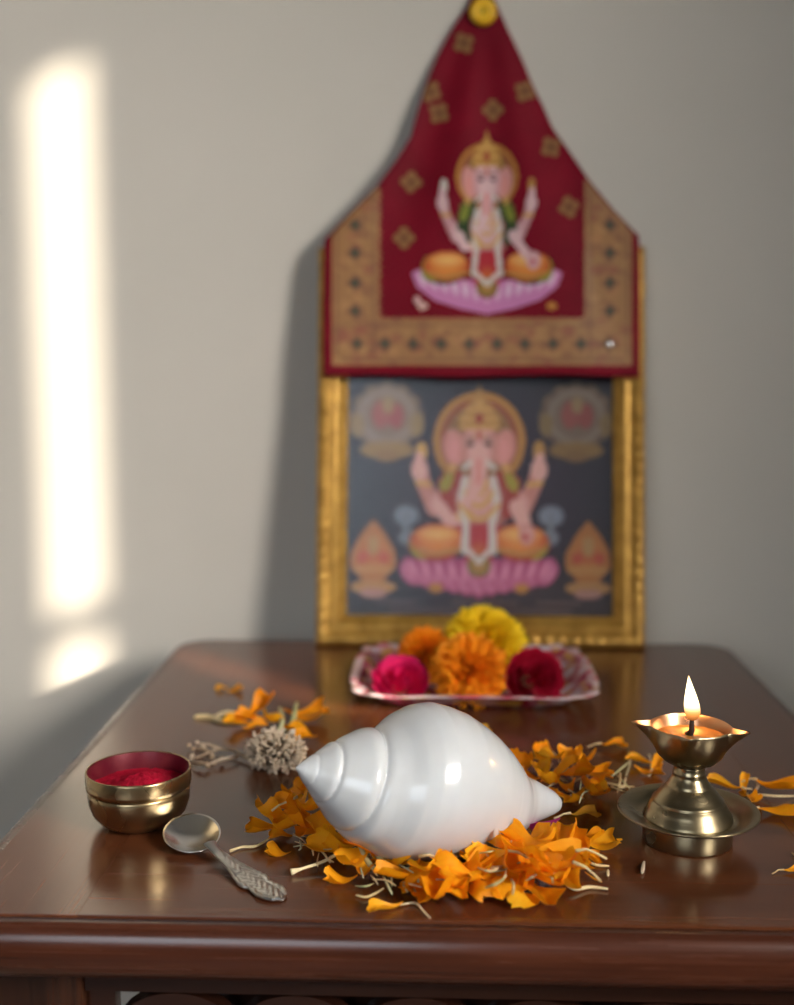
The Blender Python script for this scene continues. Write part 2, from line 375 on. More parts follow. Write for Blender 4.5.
# ------------------------------------------------------------------ painted prints (vertex colours on fine grids)
class Paint:
    def __init__(s, X, Y, base=None):
        s.X, s.Y = X, Y; s.c = np.zeros(X.shape + (3,)); s.a = np.zeros(X.shape)
        if base is not None: s.c[:] = srgb(*base); s.a[:] = 1
    def put(s, mask, col, k=1.0):
        if isinstance(col, np.ndarray): c = col
        else: c = np.broadcast_to(np.array(srgb(*col)), s.c.shape)
        s.c[mask] = s.c[mask] * (1 - k) + c[mask] * k; s.a[mask] = 1
    def ell(s, cx, cy, rx, ry, col, col2=None, ang=0, k=1.0):
        a = math.radians(ang); dx, dy = s.X - cx, s.Y - cy
        u = (dx * math.cos(a) + dy * math.sin(a)) / rx; v = (-dx * math.sin(a) + dy * math.cos(a)) / ry
        r = u * u + v * v; mk = r < 1
        if col2 is not None:
            t = np.clip(r, 0, 1)[..., None]; cc = np.array(srgb(*col)) * (1 - t) + np.array(srgb(*col2)) * t
            s.put(mk, cc, k)
        else: s.put(mk, col, k)
    def ring(s, cx, cy, rx, ry, w, col, k=1.0):
        r = np.sqrt(((s.X - cx) / rx) ** 2 + ((s.Y - cy) / ry) ** 2); s.put((r < 1) & (r > 1 - w), col, k)
    def poly(s, pts, col, k=1.0):
        ins = np.zeros(s.X.shape, bool); n = len(pts)
        for i in range(n):
            (x0, y0), (x1, y1) = pts[i], pts[(i + 1) % n]
            if y0 == y1: continue
            cnd = (s.Y < y0) != (s.Y < y1)
            ins ^= cnd & (s.X < x0 + (s.Y - y0) * (x1 - x0) / (y1 - y0))
        s.put(ins, col, k)
    def line(s, pts, w, col, w2=None, k=1.0):
        n = len(pts) - 1
        for i in range(n):
            (x0, y0), (x1, y1) = pts[i], pts[i + 1]; L2 = (x1 - x0) ** 2 + (y1 - y0) ** 2 + 1e-9
            t = np.clip(((s.X - x0) * (x1 - x0) + (s.Y - y0) * (y1 - y0)) / L2, 0, 1)
            ww = w if w2 is None else w + (w2 - w) * (i + t) / n
            d = np.hypot(s.X - x0 - t * (x1 - x0), s.Y - y0 - t * (y1 - y0)); s.put(d < ww, col, k)

def deity(P, tx, ty, sc, halo, skin, skin2, shawl, lotus, boat):
    """a seated four-armed elephant-headed figure on a lotus; tx,ty map design units to sheet units"""
    gold, gold2, red, white = (170, 125, 62), (198, 152, 84), (168, 42, 52), (196, 186, 180)
    E = lambda x, y, rx, ry, *a, **k: P.ell(tx(x, y), ty(y), rx * sc(y), ry * (ty(y + 1) - ty(y)), *a, **k)
    L = lambda pts, w, c, w2=None, **k: P.line([(tx(a, b), ty(b)) for a, b in pts], w * sc(pts[0][1]), c, None if w2 is None else w2 * sc(pts[0][1]), **k)
    Pg = lambda pts, c, **k: P.poly([(tx(a, b), ty(b)) for a, b in pts], c, **k)
    # lotus seat
    if boat:
        Pg([(-78, 66), (-70, 60), (-52, 70), (0, 76), (52, 70), (70, 60), (78, 66), (72, 84), (54, 100), (28, 110), (0, 117), (-28, 110), (-54, 100), (-72, 84)], lotus[0])
        for i in range(-6, 7): E(i * 11, 92 - abs(i) * 3.0, 4.6, 13, lotus[1], lotus[0], ang=i * 5)
    else:
        for i in range(-5, 6): E(i * 13.4, 97 - abs(i) * 1.2, 11, 22 - abs(i) * 1.2, lotus[1], lotus[0], ang=i * 7)
        Pg([(-76, 76), (76, 76), (62, 96), (-62, 96)], lotus[0], k=.8)
        for i in range(-5, 6): E(i * 13.2, 92 - abs(i) * .8, 5, 15, lotus[1], lotus[0], ang=i * 5)
    # back folds of the garment
    for s in (-1, 1): E(s * 44, 60, 27, 20, shawl[2], shawl[0]); E(s * 57, 60, 12, 17, shawl[1])
    # halo
    P.ell(tx(0, -50), ty(-52), halo, halo * 1.08, (120, 84, 52), (150, 108, 60)); P.ring(tx(0, -50), ty(-52), halo, halo * 1.08, .13, (176, 122, 52))
    P.ring(tx(0, -50), ty(-52), halo * .84, halo * .92, .10, (140, 60, 44))
    # raised arms and what the hands hold
    E(-58, -40, 6, 10, (196, 188, 178) if boat else gold2); E(60, -40, 6, 12, gold)
    for s in (-1, 1):
        L([(s * 28, 8), (s * 44, 22), (s * 56, -6), (s * 59, -22)], 9.5, skin2, 6.5)
        E(s * 60, -20, 8.5, 12, skin); E(s * 60, -30, 5, 9, skin, ang=s * 14); L([(s * 50, -4), (s * 62, -6)], 2.6, gold2)
        E(s * 42, 16, 10, 13, skin, skin2)
    if boat:
        for s in (-1, 1): E(s * 27, 4, 16, 30, shawl[0]); E(s * 32, -2, 8, 18, shawl[1])
    # torso
    E(0, 18, 31, 34, skin2, (150, 84, 76)); E(0, 12, 20, 24, skin, skin2)
    for s in (-1, 1):
        Pg([(s * 14, -14), (s * 30, -22), (s * 42, -8), (s * 38, 16), (s * 30, 34), (s * 22, 30), (s * 25, 6)], shawl[0])
        Pg([(s * 24, -16), (s * 33, -17), (s * 40, -4), (s * 36, 6), (s * 28, -2)], shawl[1])
    # knees
    for s in (-1, 1):
        E(s * 41, 57, 27, 19, (214, 138, 62), (176, 66, 34)); E(s * 41, 50, 22, 9, (222, 170, 100), (206, 124, 58)); L([(s * 18, 66), (s * 44, 72), (s * 62, 66)], 2.2, gold)
    # forearms resting: one blesses, one holds sweets
    L([(-40, 20), (-30, 34), (-16, 34)], 7, skin, 6); E(-14, 30, 9, 7, gold2)
    L([(38, 20), (44, 34), (47, 48)], 8, skin, 6.5); E(48, 50, 8.5, 12, skin, skin2); E(47, 52, 3, 4, (176, 50, 60))
    # sash and skirt
    Pg([(-22, 38), (22, 38), (16, 60), (10, 92), (0, 98), (-10, 92), (-16, 60)], red); E(0, 74, 13, 19, (186, 96, 50), red); E(0, 84, 12, 12, gold, (96, 92, 48))
    for s in (-1, 1): L([(s * 14, -10), (s * 18, 14), (s * 13, 40), (s * 14, 68)], 3.8, white); L([(s * 10, 68), (0, 80)], 2.6, white)
    for r, k in ((10, 0), (17, 12), (24, 26)): L([(-r * .8, k - 8), (-r * .4, k + 4), (0, k + 8), (r * .4, k + 4), (r * .8, k - 8)], 2.4, gold2)
    # head: ears, face, trunk, crown
    for s in (-1, 1): E(s * 25, -44, 11, 20, skin2, (204, 138, 130), ang=s * 8); E(s * 25, -42, 6, 13, (208, 140, 134)); E(s * 27, -22, 4, 5, gold2)
    E(0, -48, 19, 24, skin, skin2); E(0, -38, 17, 14, skin, skin2)
    L([(0, -40), (0, -20), (-2, -4), (-8, 10), (-15, 14)], 9.5, skin, 4); L([(-1, -30), (-1, -6)], 2.4, (206, 128, 118))
    for s in (-1, 1): E(s * 9, -48, 4, 2.6, (60, 40, 40)); L([(s * 5, -54), (s * 13, -54)], 1.2, (110, 70, 62)); L([(s * 9, -28), (s * 15, -22)], 2.4, white)
    L([(-5, -58), (5, -58)], 1.3, gold2); E(0, -58, 2, 6, red)
    Pg([(-20, -64), (20, -64), (21, -76), (13, -90), (5, -98), (0, -112), (-5, -98), (-13, -90), (-21, -76)], gold)
    for y, w in ((-66, 19), (-76, 17), (-86, 12)): L([(-w, y), (w, y)], 1.8, gold2)
    E(0, -76, 4, 6, (150, 54, 44)); E(0, -92, 3, 4, gold2)
    # feet dots
    for s in (-1, 1): E(s * 66 if boat else s * 43, 106 if boat else 108, 7, 5.5, (206, 170, 160) if s < 0 and boat else (176, 120, 52))

# ------------------------------------------------------------------ framed picture leaning on the wall
LEAN = math.radians(8.8)
FX0, FX1, FH, FY_ = -.1165, .1945, .381, 1.066
frame = tag(empty('picture_frame', ((FX0 + FX1) / 2, FY_, T), 0, -LEAN), 'gilt framed picture of a seated elephant-headed deity leaning against the wall', 'picture')
FWd = FX1 - FX0
# moulding profile: (inward, forward)
fp = [(0, -.016), (0, .002), (.0015, .0045), (.004, .0055), (.010, .0048), (.0125, .0018), (.0145, .0012), (.0165, .0035), (.0195, .0030), (.0235, -.0015), (.0270, -.0055), (.0285, -.0058), (.0285, -.0105)]
def rail(name, p0, p1, inw):
    p0, p1, inw = Vector(p0), Vector(p1), Vector(inw); d = (p1 - p0); L = d.length; d.normalize()
    n = max(40, int(L / .0016)); vs, fs = [], []
    for i in range(n + 1):
        for (a, b) in fp:
            t = a + (L - 2 * a) * i / n
            h = b
            if .002 < a < .012: h += .0030 * abs(math.sin((t) * math.pi / .0125)) * (1 if .003 < a < .011 else .5)
            q = p0 + d * t + inw * a; vs.append((q.x, -h, q.z))
    k = len(fp)
    for i in range(n):
        for j in range(k - 1): fs.append((i * k + j, i * k + j + 1, (i + 1) * k + j + 1, (i + 1) * k + j))
    return mesh_obj(name, vs, fs, M['gilt'], frame)
h2 = FWd / 2
rail('frame_rail', (-h2, 0, 0), (h2, 0, 0), (0, 0, 1)); rail('frame_rail', (h2, 0, FH), (-h2, 0, FH), (0, 0, -1))
rail('frame_rail', (-h2, 0, FH), (-h2, 0, 0), (1, 0, 0)); rail('frame_rail', (h2, 0, 0), (h2, 0, FH), (-1, 0, 0))
box('back_panel', -h2 + .004, h2 - .004, .0125, .0155, .004, FH - .004, M['wood_dark'], frame)
# the picture sheet
x0, x1, z0, z1 = -h2 + .027, h2 - .027, .027, FH - .027
nx, nz = 236, 300
X, Z = np.meshgrid(np.linspace(x0, x1, nx), np.linspace(z0, z1, nz))
U = 347 + (X - x0) / (x1 - x0) * 269; V = 618 - (Z - z0) / .224 * 238      # sheet units
P = Paint(U, V, (34, 30, 42))
P.put(V > 600, (44, 36, 42)); P.ell(481, 500, 120, 130, (50, 34, 52), (34, 30, 42), k=.8)
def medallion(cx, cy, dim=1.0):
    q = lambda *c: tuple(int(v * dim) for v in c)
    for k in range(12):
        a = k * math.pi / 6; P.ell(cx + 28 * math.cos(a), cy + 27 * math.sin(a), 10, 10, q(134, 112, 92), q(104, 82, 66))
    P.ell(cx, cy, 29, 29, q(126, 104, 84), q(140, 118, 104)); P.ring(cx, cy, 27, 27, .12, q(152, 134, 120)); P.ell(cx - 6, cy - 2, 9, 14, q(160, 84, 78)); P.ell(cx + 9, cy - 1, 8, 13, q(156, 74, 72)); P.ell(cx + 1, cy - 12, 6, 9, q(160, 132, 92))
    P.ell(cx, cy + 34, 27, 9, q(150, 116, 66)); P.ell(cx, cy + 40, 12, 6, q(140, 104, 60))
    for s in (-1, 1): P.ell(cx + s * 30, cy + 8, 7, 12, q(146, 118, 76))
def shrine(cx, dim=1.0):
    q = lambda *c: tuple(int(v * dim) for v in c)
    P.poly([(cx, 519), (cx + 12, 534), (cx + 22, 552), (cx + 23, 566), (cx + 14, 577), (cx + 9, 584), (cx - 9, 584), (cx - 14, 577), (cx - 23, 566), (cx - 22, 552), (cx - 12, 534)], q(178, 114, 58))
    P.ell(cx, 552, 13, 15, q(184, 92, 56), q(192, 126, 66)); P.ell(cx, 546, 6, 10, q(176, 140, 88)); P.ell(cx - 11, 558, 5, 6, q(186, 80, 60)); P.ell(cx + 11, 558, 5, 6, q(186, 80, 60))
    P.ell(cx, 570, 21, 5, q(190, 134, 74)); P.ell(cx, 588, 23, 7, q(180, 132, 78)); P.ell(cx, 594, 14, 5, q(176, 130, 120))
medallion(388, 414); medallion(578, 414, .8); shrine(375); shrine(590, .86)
for cx in (408, 553):
    P.ell(cx, 515, 13, 11, (126, 132, 146), (96, 100, 112)); P.ell(cx + (2 if cx < 480 else -2), 537, 10, 8, (112, 116, 126)); P.line([(cx, 515), (cx, 540)], 3, (110, 114, 124))
for (a, b, y) in ((378, 420, 603), (455, 520, 603), (540, 582, 603), (392, 575, 611)):
    for xx in range(a, b, 4): P.ell(xx, y, 1.7, 1.8, (96, 78, 80))
deity(P, lambda x, y: 481 + x, lambda y: 487 + y * .94, lambda y: 1.0, 46, (208, 158, 150), (184, 122, 112), ((150, 50, 42), (150, 138, 40), (112, 62, 46)), ((158, 58, 104), (208, 132, 160)), False)
vs = np.stack([X, np.full_like(X, .0095), Z], -1).reshape(-1, 3)
idx = np.arange(nx * nz).reshape(nz, nx)
fs = np.stack([idx[:-1, :-1], idx[:-1, 1:], idx[1:, 1:], idx[1:, :-1]], -1).reshape(-1, 4).tolist()
mesh_obj('picture_sheet', vs.tolist(), fs, M['print'], frame, smooth=False, cols=P.c.reshape(-1, 3))
box('glass_pane', x0, x1, .0062, .0078, z0, z1, M['glass'], frame)

# ------------------------------------------------------------------ the hanging cloth
OL = [(-12, 474), (5, 468), (32, 450), (59, 436), (86, 425), (109, 418), (136, 411), (159, 397), (186, 377), (218, 345), (240, 324), (300, 323), (376, 323)]
OR = [(-12, 488), (0, 495), (32, 509), (59, 522), (86, 533), (104, 542), (127, 552), (145, 565), (181, 590), (209, 613), (236, 639), (300, 640), (374, 640)]
def YS(z):
    return 1.066 + z * math.tan(LEAN) - .0120 if z < .375 else 1.1121 + (1.142 - 1.1121) * min(1, (z - .375) / .19)
def S(px, py, off=0.0):
    d = camray(px, py); y = 1.1
    for _ in range(6): z = .27 + d.z * y / d.y; y = YS(z)
    a = math.atan2(px - 483, py + 40)
    f = (.0018 + .0020 * (.5 + .5 * math.tanh((225 - py) / 20))) * math.sin(a * 19 + .6) * min(1, max(0, (py - 20) / 150)) + .0010 * math.sin(px * .045 + py * .02)
    f += .0012 * math.sin((px - 483) * .05) * max(0, (py - 300) / 75)
    f = min(f, .0020 if py > 225 else .004)
    y = y + f - off
    if z > .375: y = min(y, 1.1465 - off)
    t = y / d.y
    return (d.x * t, y, T + .27 + d.z * t)
cloth = tag(empty('hanging_cloth', S(483, 376)), 'maroon pointed cloth with gold brocade border and printed deity, pinned to the wall', 'wall hanging')
CL = Vector(cloth.location)
def cpt(px, py, off=0): return tuple(Vector(S(px, py, off)) - CL)
vs, fs = [], []; NR, NC = 130, 90
for i in range(NR + 1):
    py = -12 + 388 * i / NR
    xl = np.interp(py, [p[0] for p in OL], [p[1] for p in OL]); xr = np.interp(py, [p[0] for p in OR], [p[1] for p in OR])
    for j in range(NC + 1):
        px = xl + (xr - xl) * j / NC
        vs.append(cpt(px, py + (0 if i < NR else -1.2 * math.sin(j * .12))))
for i in range(NR):
    for j in range(NC): a = i * (NC + 1) + j; fs.append((a, a + 1, a + NC + 2, a + NC + 1))
o = mesh_obj('silk_panel', vs, fs, M['maroon'], cloth, solid=.0010)
def decal(name, x0, x1, y0, y1, step, paint, m, off=.0011, thick=None):
    nx, ny = int((x1 - x0) / step) + 1, int((y1 - y0) / step) + 1
    X, Y = np.meshgrid(np.linspace(x0, x1, nx), np.linspace(y0, y1, ny))
    P = Paint(X, Y); paint(P)
    use = (P.a > 0); idx = -np.ones((ny, nx), int); vs = []; cc = []
    cell = use[:-1, :-1] & use[1:, :-1] & use[:-1, 1:] & use[1:, 1:]
    vu = np.zeros_like(use); vu[:-1, :-1] |= cell; vu[1:, :-1] |= cell; vu[:-1, 1:] |= cell; vu[1:, 1:] |= cell
    for i, j in zip(*np.nonzero(vu)): idx[i, j] = len(vs); vs.append(cpt(X[i, j], Y[i, j], off)); cc.append(P.c[i, j])
    fs = [(idx[i, j], idx[i, j + 1], idx[i + 1, j + 1], idx[i + 1, j]) for i, j in zip(*np.nonzero(cell))]
    return mesh_obj(name, vs, [tuple(int(a) for a in f) for f in fs], m, cloth, cols=np.array(cc))
def p_fig(P):
    sx = lambda y: .70 if y < 28 else min(.98, .70 + (y - 28) * .012)
    deity(P, lambda x, y: 487 + x * sx(y) * (1 if y > 20 else (1 + .06 * (abs(x) > 45))), lambda y: 219 + y * .82, lambda y: .72 if y < 50 else .85, 32,
          (208, 172, 176), (190, 142, 146), ((44, 62, 34), (122, 128, 44), (96, 92, 48)), ((190, 120, 166), (214, 184, 206)), True)
decal('printed_figure', 400, 572, 122, 318, 1.15, p_fig, M['print_cloth'], .0014)
def p_border(P):
    X, Y = P.X, P.Y
    xl = np.interp(Y, [p[0] for p in OL], [p[1] for p in OL]); xr = np.interp(Y, [p[0] for p in OR], [p[1] for p in OR])
    ser = 1.8 * (np.sin(Y * .9) > 0); serx = 1.8 * (np.sin(X * .9) > 0)
    out = (X > np.maximum(xl + 1, 331)) & (X < np.minimum(xr - 1, 633)) & (Y < 366)
    band = out & ((X < 380 + ser) | (X > 585 - ser) | (Y > 318 - serx))
    P.put(band, (150, 104, 56))
    rng = np.random.RandomState(3)
    for _ in range(260):
        if rng.rand() < .5: cx, cy = rng.choice([356, 609]) + rng.randn() * 12, rng.uniform(190, 366)
        else: cx, cy = rng.uniform(331, 633), 342 + rng.randn() * 12
        mk = band & (((X - cx) / rng.uniform(3, 9)) ** 2 + ((Y - cy) / rng.uniform(2, 6)) ** 2 < 1)
        P.put(mk, [(170, 122, 68), (128, 82, 48), (160, 108, 60), (138, 74, 50)][rng.randint(4)], .6)
    for e in (336, 374, 590, 628): P.put(band & (np.abs(X - e) < 1.2) & (Y < 355), (118, 74, 44), .7)
    for e in (325, 359): P.put(band & (np.abs(Y - e) < 1.2) & (X > 340) & (X < 625), (118, 74, 44), .7)
    def motif(cx, cy):
        for dx, dy in ((0, -5), (0, 5), (-5, 0), (5, 0)): P.put(band & (((X - cx - dx) / 3.4) ** 2 + ((Y - cy - dy) / 3.4) ** 2 < 1), (108, 66, 40), .8)
        P.put(band & (((X - cx) / 3.8) ** 2 + ((Y - cy) / 4.2) ** 2 < 1), (46, 56, 34))
    for y in (225, 253, 283, 311): motif(355, y); motif(610, y)
    for x in range(357, 615, 28): motif(x, 344)
decal('gold_border', 328, 636, 180, 368, 1.3, p_border, M['brocade'], .0011)
for (fx, fy) in ((464, 43), (431, 92), (525, 91), (439, 113), (493, 110), (551, 147), (411, 182), (569, 207), (404, 238)):
    def p_f(P, fx=fx, fy=fy):
        for k in range(4):
            a = math.radians(45 + 90 * k + fx); P.ell(fx + 6 * math.cos(a), fy + 6.4 * math.sin(a), 5.6, 5.6, (140, 100, 60), (116, 76, 46))
        P.ell(fx, fy, 3, 3, (96, 50, 36))
        P.a[(P.X < np.interp(P.Y, [p[0] for p in OL], [p[1] for p in OL]) + 1) | (P.X > np.interp(P.Y, [p[0] for p in OR], [p[1] for p in OR]) - 1)] = 0
    decal('embroidered_flower', fx - 14, fx + 14, fy - 14, fy + 14, 1.0, p_f, M['print_cloth'], .0016)
for (fx, fy) in ((417, 300), (610, 344.5)):
    p = S(fx, fy, .0022); bm = bmesh.new(); bmesh.ops.create_uvsphere(bm, u_segments=14, v_segments=8, radius=.0036 if fx < 500 else .0028)
    for v in bm.verts: v.co.y *= .4
    o = bm_obj('sequin', bm, M['silver'] if fx > 500 else M['print_cloth'], cloth, True); o.location = Vector(p) - CL
    if fx < 500: o.data.materials.clear(); mm = Mat('pale_sequin'); mm.set(Base_Color=(.62, .38, .36), Roughness=.4); o.data.materials.append(mm.m)
# pin
pin = tag(empty('round_pin', S(483, 13)), 'round yellow pin that holds the tip of the maroon cloth on the wall', 'pin')
pin.rotation_euler = (math.radians(90), 0, 0)
lathe('pin_head', [(0.0001, .0065), (.0022, .0066), (.003, .0078), (.007, .0092), (.0108, .0085), (.0126, .006), (.0128, .0035), (.011, .001), (.0001, .001)], M['pin'], pin, 40)
lathe('pin_core', [(.0001, .0082), (.0016, .008), (.0024, .0070), (.0024, .006)], M['pin_core'], pin, 20)

# ------------------------------------------------------------------ the conch shell
sA, sB = Vector((-.0724, .564, T + .0572)), Vector((.0708, .640, T + .0095))
ax = (sB - sA); LEN = ax.length; ax.normalize()
conch = tag(empty('conch_shell', sA), 'large glossy white conch shell lying on the orange petals', 'conch shell')
lat = ax.cross(Vector((0, 0, 1))).normalized(); upv = lat.cross(ax)
conch.matrix_world = Matrix.Translation(sA) @ Matrix((ax, lat * -1, upv)).transposed().to_4x4()
K = LEN / 263.0
ET = [0, 5, 10, 16, 23, 33, 43, 52, 60, 70, 78, 88, 100, 113, 128, 143, 158, 173, 188, 203, 213, 222, 233, 244, 253, 260, 263]
ER = [.5, 7, 12.5, 18, 26, 35, 43.5, 50, 54, 57, 61.5, 69.5, 74, 75, 73.5, 70, 65, 58.5, 50.5, 40.5, 32, 25.5, 20.5, 16, 12, 7.5, .5]
_tt = np.arange(-30, 300, .5); _rr = np.interp(_tt, ET, ER, left=.5, right=.5)
_k = np.exp(-np.linspace(-2.4, 2.4, 25) ** 2); _k /= _k.sum(); _sm = np.convolve(_rr, _k, 'same')
_w = np.clip(np.minimum((_tt - 4) / 12, (259 - _tt) / 8), 0, 1); _rr = _rr * (1 - _w) + _sm * _w
ZT = [0, 40, 60, 80, 100, 113, 143, 173, 200, 213, 233, 253, 263]; ZO = [0, -5, -8, -5, 2, 5, 5, 2, -2, -4, -1, 0, 0]
def KR(t): return (.53 + .05 * min(1, t / 200)) * 1e-3
G0 = 2.05; T0 = 11.5
def shell_r(t, ph):                         # ph 0 at the bottom, pi at the top through the camera side
    turn = ph / (2 * math.pi)
    r = np.interp(t, _tt, _rr)
    if t < 150:
        w = math.log(max(t, 1.2) / T0) / math.log(G0) - turn * .95; n = math.floor(w); f = w - n
        tot0, tot1 = n + turn, n + 1 + turn
        amp = lambda q: max(0, min(1, (2.95 - q) / .35)) if q > -1 else 0; sml = min(1, .45 + t / 60)
        a0, a1 = amp(tot0), amp(tot1)
        r *= 1 + a1 * (.030 * math.exp(-((f - .74) / .20) ** 2) * sml - .105 * sml * math.exp(-(1 - f) / .075)) - a0 * .105 * sml * math.exp(-f / .05)
    return r
NTt, NPh = 230, 128; vs, fs = [], []
ts = [263 * (i / NTt) ** 1.25 for i in range(NTt + 1)]
for t in ts:
    for k in range(NPh):
        ph = 2 * math.pi * k / NPh; r = shell_r(t, ph) * KR(t)
        # a gentle fold where the last whorl wraps the canal
        if 190 < t < 250: r *= 1 + .07 * math.sin(ph + .6) * math.exp(-((t - 212) / 16) ** 2)
        y, z = -math.sin(ph) * r, -math.cos(ph) * r
        vs.append((t * K, y, z + np.interp(t, ZT, ZO) * KR(t)))
for i in range(NTt):
    for k in range(NPh):
        k2 = (k + 1) % NPh; fs.append((i * NPh + k, i * NPh + k2, (i + 1) * NPh + k2, (i + 1) * NPh + k))
fs.append(tuple(range(NPh))[::-1]); fs.append(tuple(NTt * NPh + k for k in range(NPh)))
mesh_obj('shell_body', vs, fs, M['shell'], conch)
zm = min((conch.matrix_world @ Vector(v)).z for v in vs)
conch.matrix_world = Matrix.Translation((0, 0, T + .0004 - zm)) @ conch.matrix_world
# outer lip of the aperture on the far underside
lipv = []
for i in range(22):
    t = 80 + 150 * i / 21; r = np.interp(t, ET, ER) * KR(t); ph = math.radians(285 - 20 * math.sin(i / 21 * math.pi))
    lipv.append((t * K, -math.sin(ph) * r * .99, -math.cos(ph) * r * .99))
mesh_obj('aperture_lip', *tube_data(lipv, [.0006 + .0022 * math.sin(math.pi * i / 21) for i in range(22)], 8), M['shell'], conch)

# ------------------------------------------------------------------ brass bowl with red powder
bx, by = -.1745, .641
bowl = tag(empty('brass_bowl', (bx, by, T)), 'small round brass bowl holding red powder at the left of the table', 'bowl'); bowl.scale = (.945, .945, .97)
lathe('bowl_body', [(.0001, .0), (.012, .0), (.0185, .0008), (.0240, .0034), (.0284, .0085), (.0305, .0145), (.0311, .0205), (.0311, .0226), (.0306, .0233), (.0296, .0236), (.0296, .0244)], M['brass_bowl'], bowl, 96)
lathe('rim_band', [(.0296, .0244), (.0314, .0243), (.0320, .0247), (.0322, .0265), (.0321, .0335), (.0319, .0342), (.0313, .0345), (.0308, .0340)], M['brass_bowl'], bowl, 96)
lathe('bowl_lining', [(.0309, .0341), (.0300, .0300), (.0294, .0240), (.0288, .0160), (.027, .0100), (.0001, .0080)], M['stained'], bowl, 96)
vs, fs = [], []; n = 60
for i in range(n // 2 + 1):
    for k in range(n):
        r = .0292 * i / (n // 2) ; a = 2 * math.pi * k / n; x, y = r * math.cos(a), r * math.sin(a)
        h = .0240 + .0080 * math.exp(-((x - .004) ** 2 + (y + .002) ** 2) / .00022) + .0022 * noise.noise(Vector((x * 190, y * 190, 1))) * (1 - i / (n / 2)) + .0014 * noise.noise(Vector((x * 500, y * 500, 4)))
        vs.append((x, y, h))
for i in range(n // 2):
    for k in range(n): k2 = (k + 1) % n; fs.append((i * n + k, i * n + k2, (i + 1) * n + k2, (i + 1) * n + k))
o = mesh_obj('red_powder', vs, fs, M['powder']); o.location = (bx, by, T); o.scale = (.94, .94, .96)
tag(o, 'mound of bright red powder inside the brass bowl', 'powder')

# ------------------------------------------------------------------ spoon
p0, p1 = tab(192, 846), tab(281, 901); sd = math.atan2(p1.y - p0.y, p1.x - p0.x); SLn = (p1 - p0).length
spoon = tag(empty('spoon', p0, sd), 'small silver spoon with round bowl and engraved handle beside the brass bowl', 'spoon')
vs, fs = [], []; nr, nk = 14, 48
BZ = .0068
for side in (0, 1):
    for i in range(nr + 1):
        q = i / nr
        for k in range(nk):
            a = 2 * math.pi * k / nk; rx, ry = .0168, .0152
            ex = 1.06 if math.cos(a) > 0 else 1.0
            x = rx * q * math.cos(a) * ex; y = ry * q * math.sin(a)
            z = BZ - .0068 * (1 - q ** 2.2) * .8 + (0 if side == 0 else -.0009) + .0012 * q * math.cos(a) * 0
            if side == 1 and i == nr: z = BZ - .0003; x *= 1.02; y *= 1.02
            z += .26 * (x * math.sin(sd) + y * math.cos(sd)) + .0016
            vs.append((x, y, z))
off = (nr + 1) * nk
for s in (0, 1):
    for i in range(nr):
        for k in range(nk):
            k2 = (k + 1) % nk; a = s * off
            f = (a + i * nk + k, a + i * nk + k2, a + (i + 1) * nk + k2, a + (i + 1) * nk + k)
            fs.append(f if s == 0 else f[::-1])
for k in range(nk): k2 = (k + 1) % nk; fs.append((nr * nk + k, nr * nk + k2, off + nr * nk + k2, off + nr * nk + k))
mesh_obj('spoon_bowl', vs, fs, M['silver'], spoon)
# handle: width along its length, gently arched, ornament raised on top
hx = [.0160, .020, .028, .038, .046, .052, .056, .058, .0615, .066, .070, SLn - .001, SLn + .0012]
hw_ = [.0034, .0028, .0031, .0044, .0066, .0082, .0078, .0062, .0070, .0078, .0068, .0045, .0012]
S1 = SLn / .075
hx = [v if i > 10 else v * S1 for i, v in enumerate(hx)]
vs, fs = [], []; n1, n2 = 150, 22
def orn(x, y, w):
    e = abs(y) / max(w, 1e-4)
    if x < .024 * S1: return 0
    k = min(1, (x - .024 * S1) / .008)
    s = abs(math.sin(x * 620 + math.sin(y * 900) * 1.6)) * .00035 + .0005 * (e > .8) + .00045 * max(0, noise.noise(Vector((x * 520, y * 620, 3))))
    return s * k
for i in range(n1 + 1):
    x = hx[0] + (hx[-1] - hx[0]) * i / n1; w = np.interp(x, hx, hw_)
    zc_ = .0014 + .0068 * math.exp(-((x - hx[0]) / .013) ** 1.4) + .0016 * math.exp(-((x - .04) / .014) ** 2)
    for j in range(n2 + 1):
        y = w * (2 * j / n2 - 1); vs.append((x, y, zc_ + .0010 * (1 - (y / w) ** 2) * .6 + orn(x, y, w)))
    for j in range(n2 + 1):
        y = w * (1 - 2 * j / n2); vs.append((x, y, zc_ - .0008))
k_ = 2 * (n2 + 1)
for i in range(n1):
    for j in range(k_): j2 = (j + 1) % k_; fs.append((i * k_ + j, i * k_ + j2, (i + 1) * k_ + j2, (i + 1) * k_ + j))
fs.append(tuple(range(k_))); fs.append(tuple(n1 * k_ + j for j in range(k_))[::-1])
o = mesh_obj('handle', vs, fs, M['silver_dark'], spoon); o['label'] = 'engraved handle'

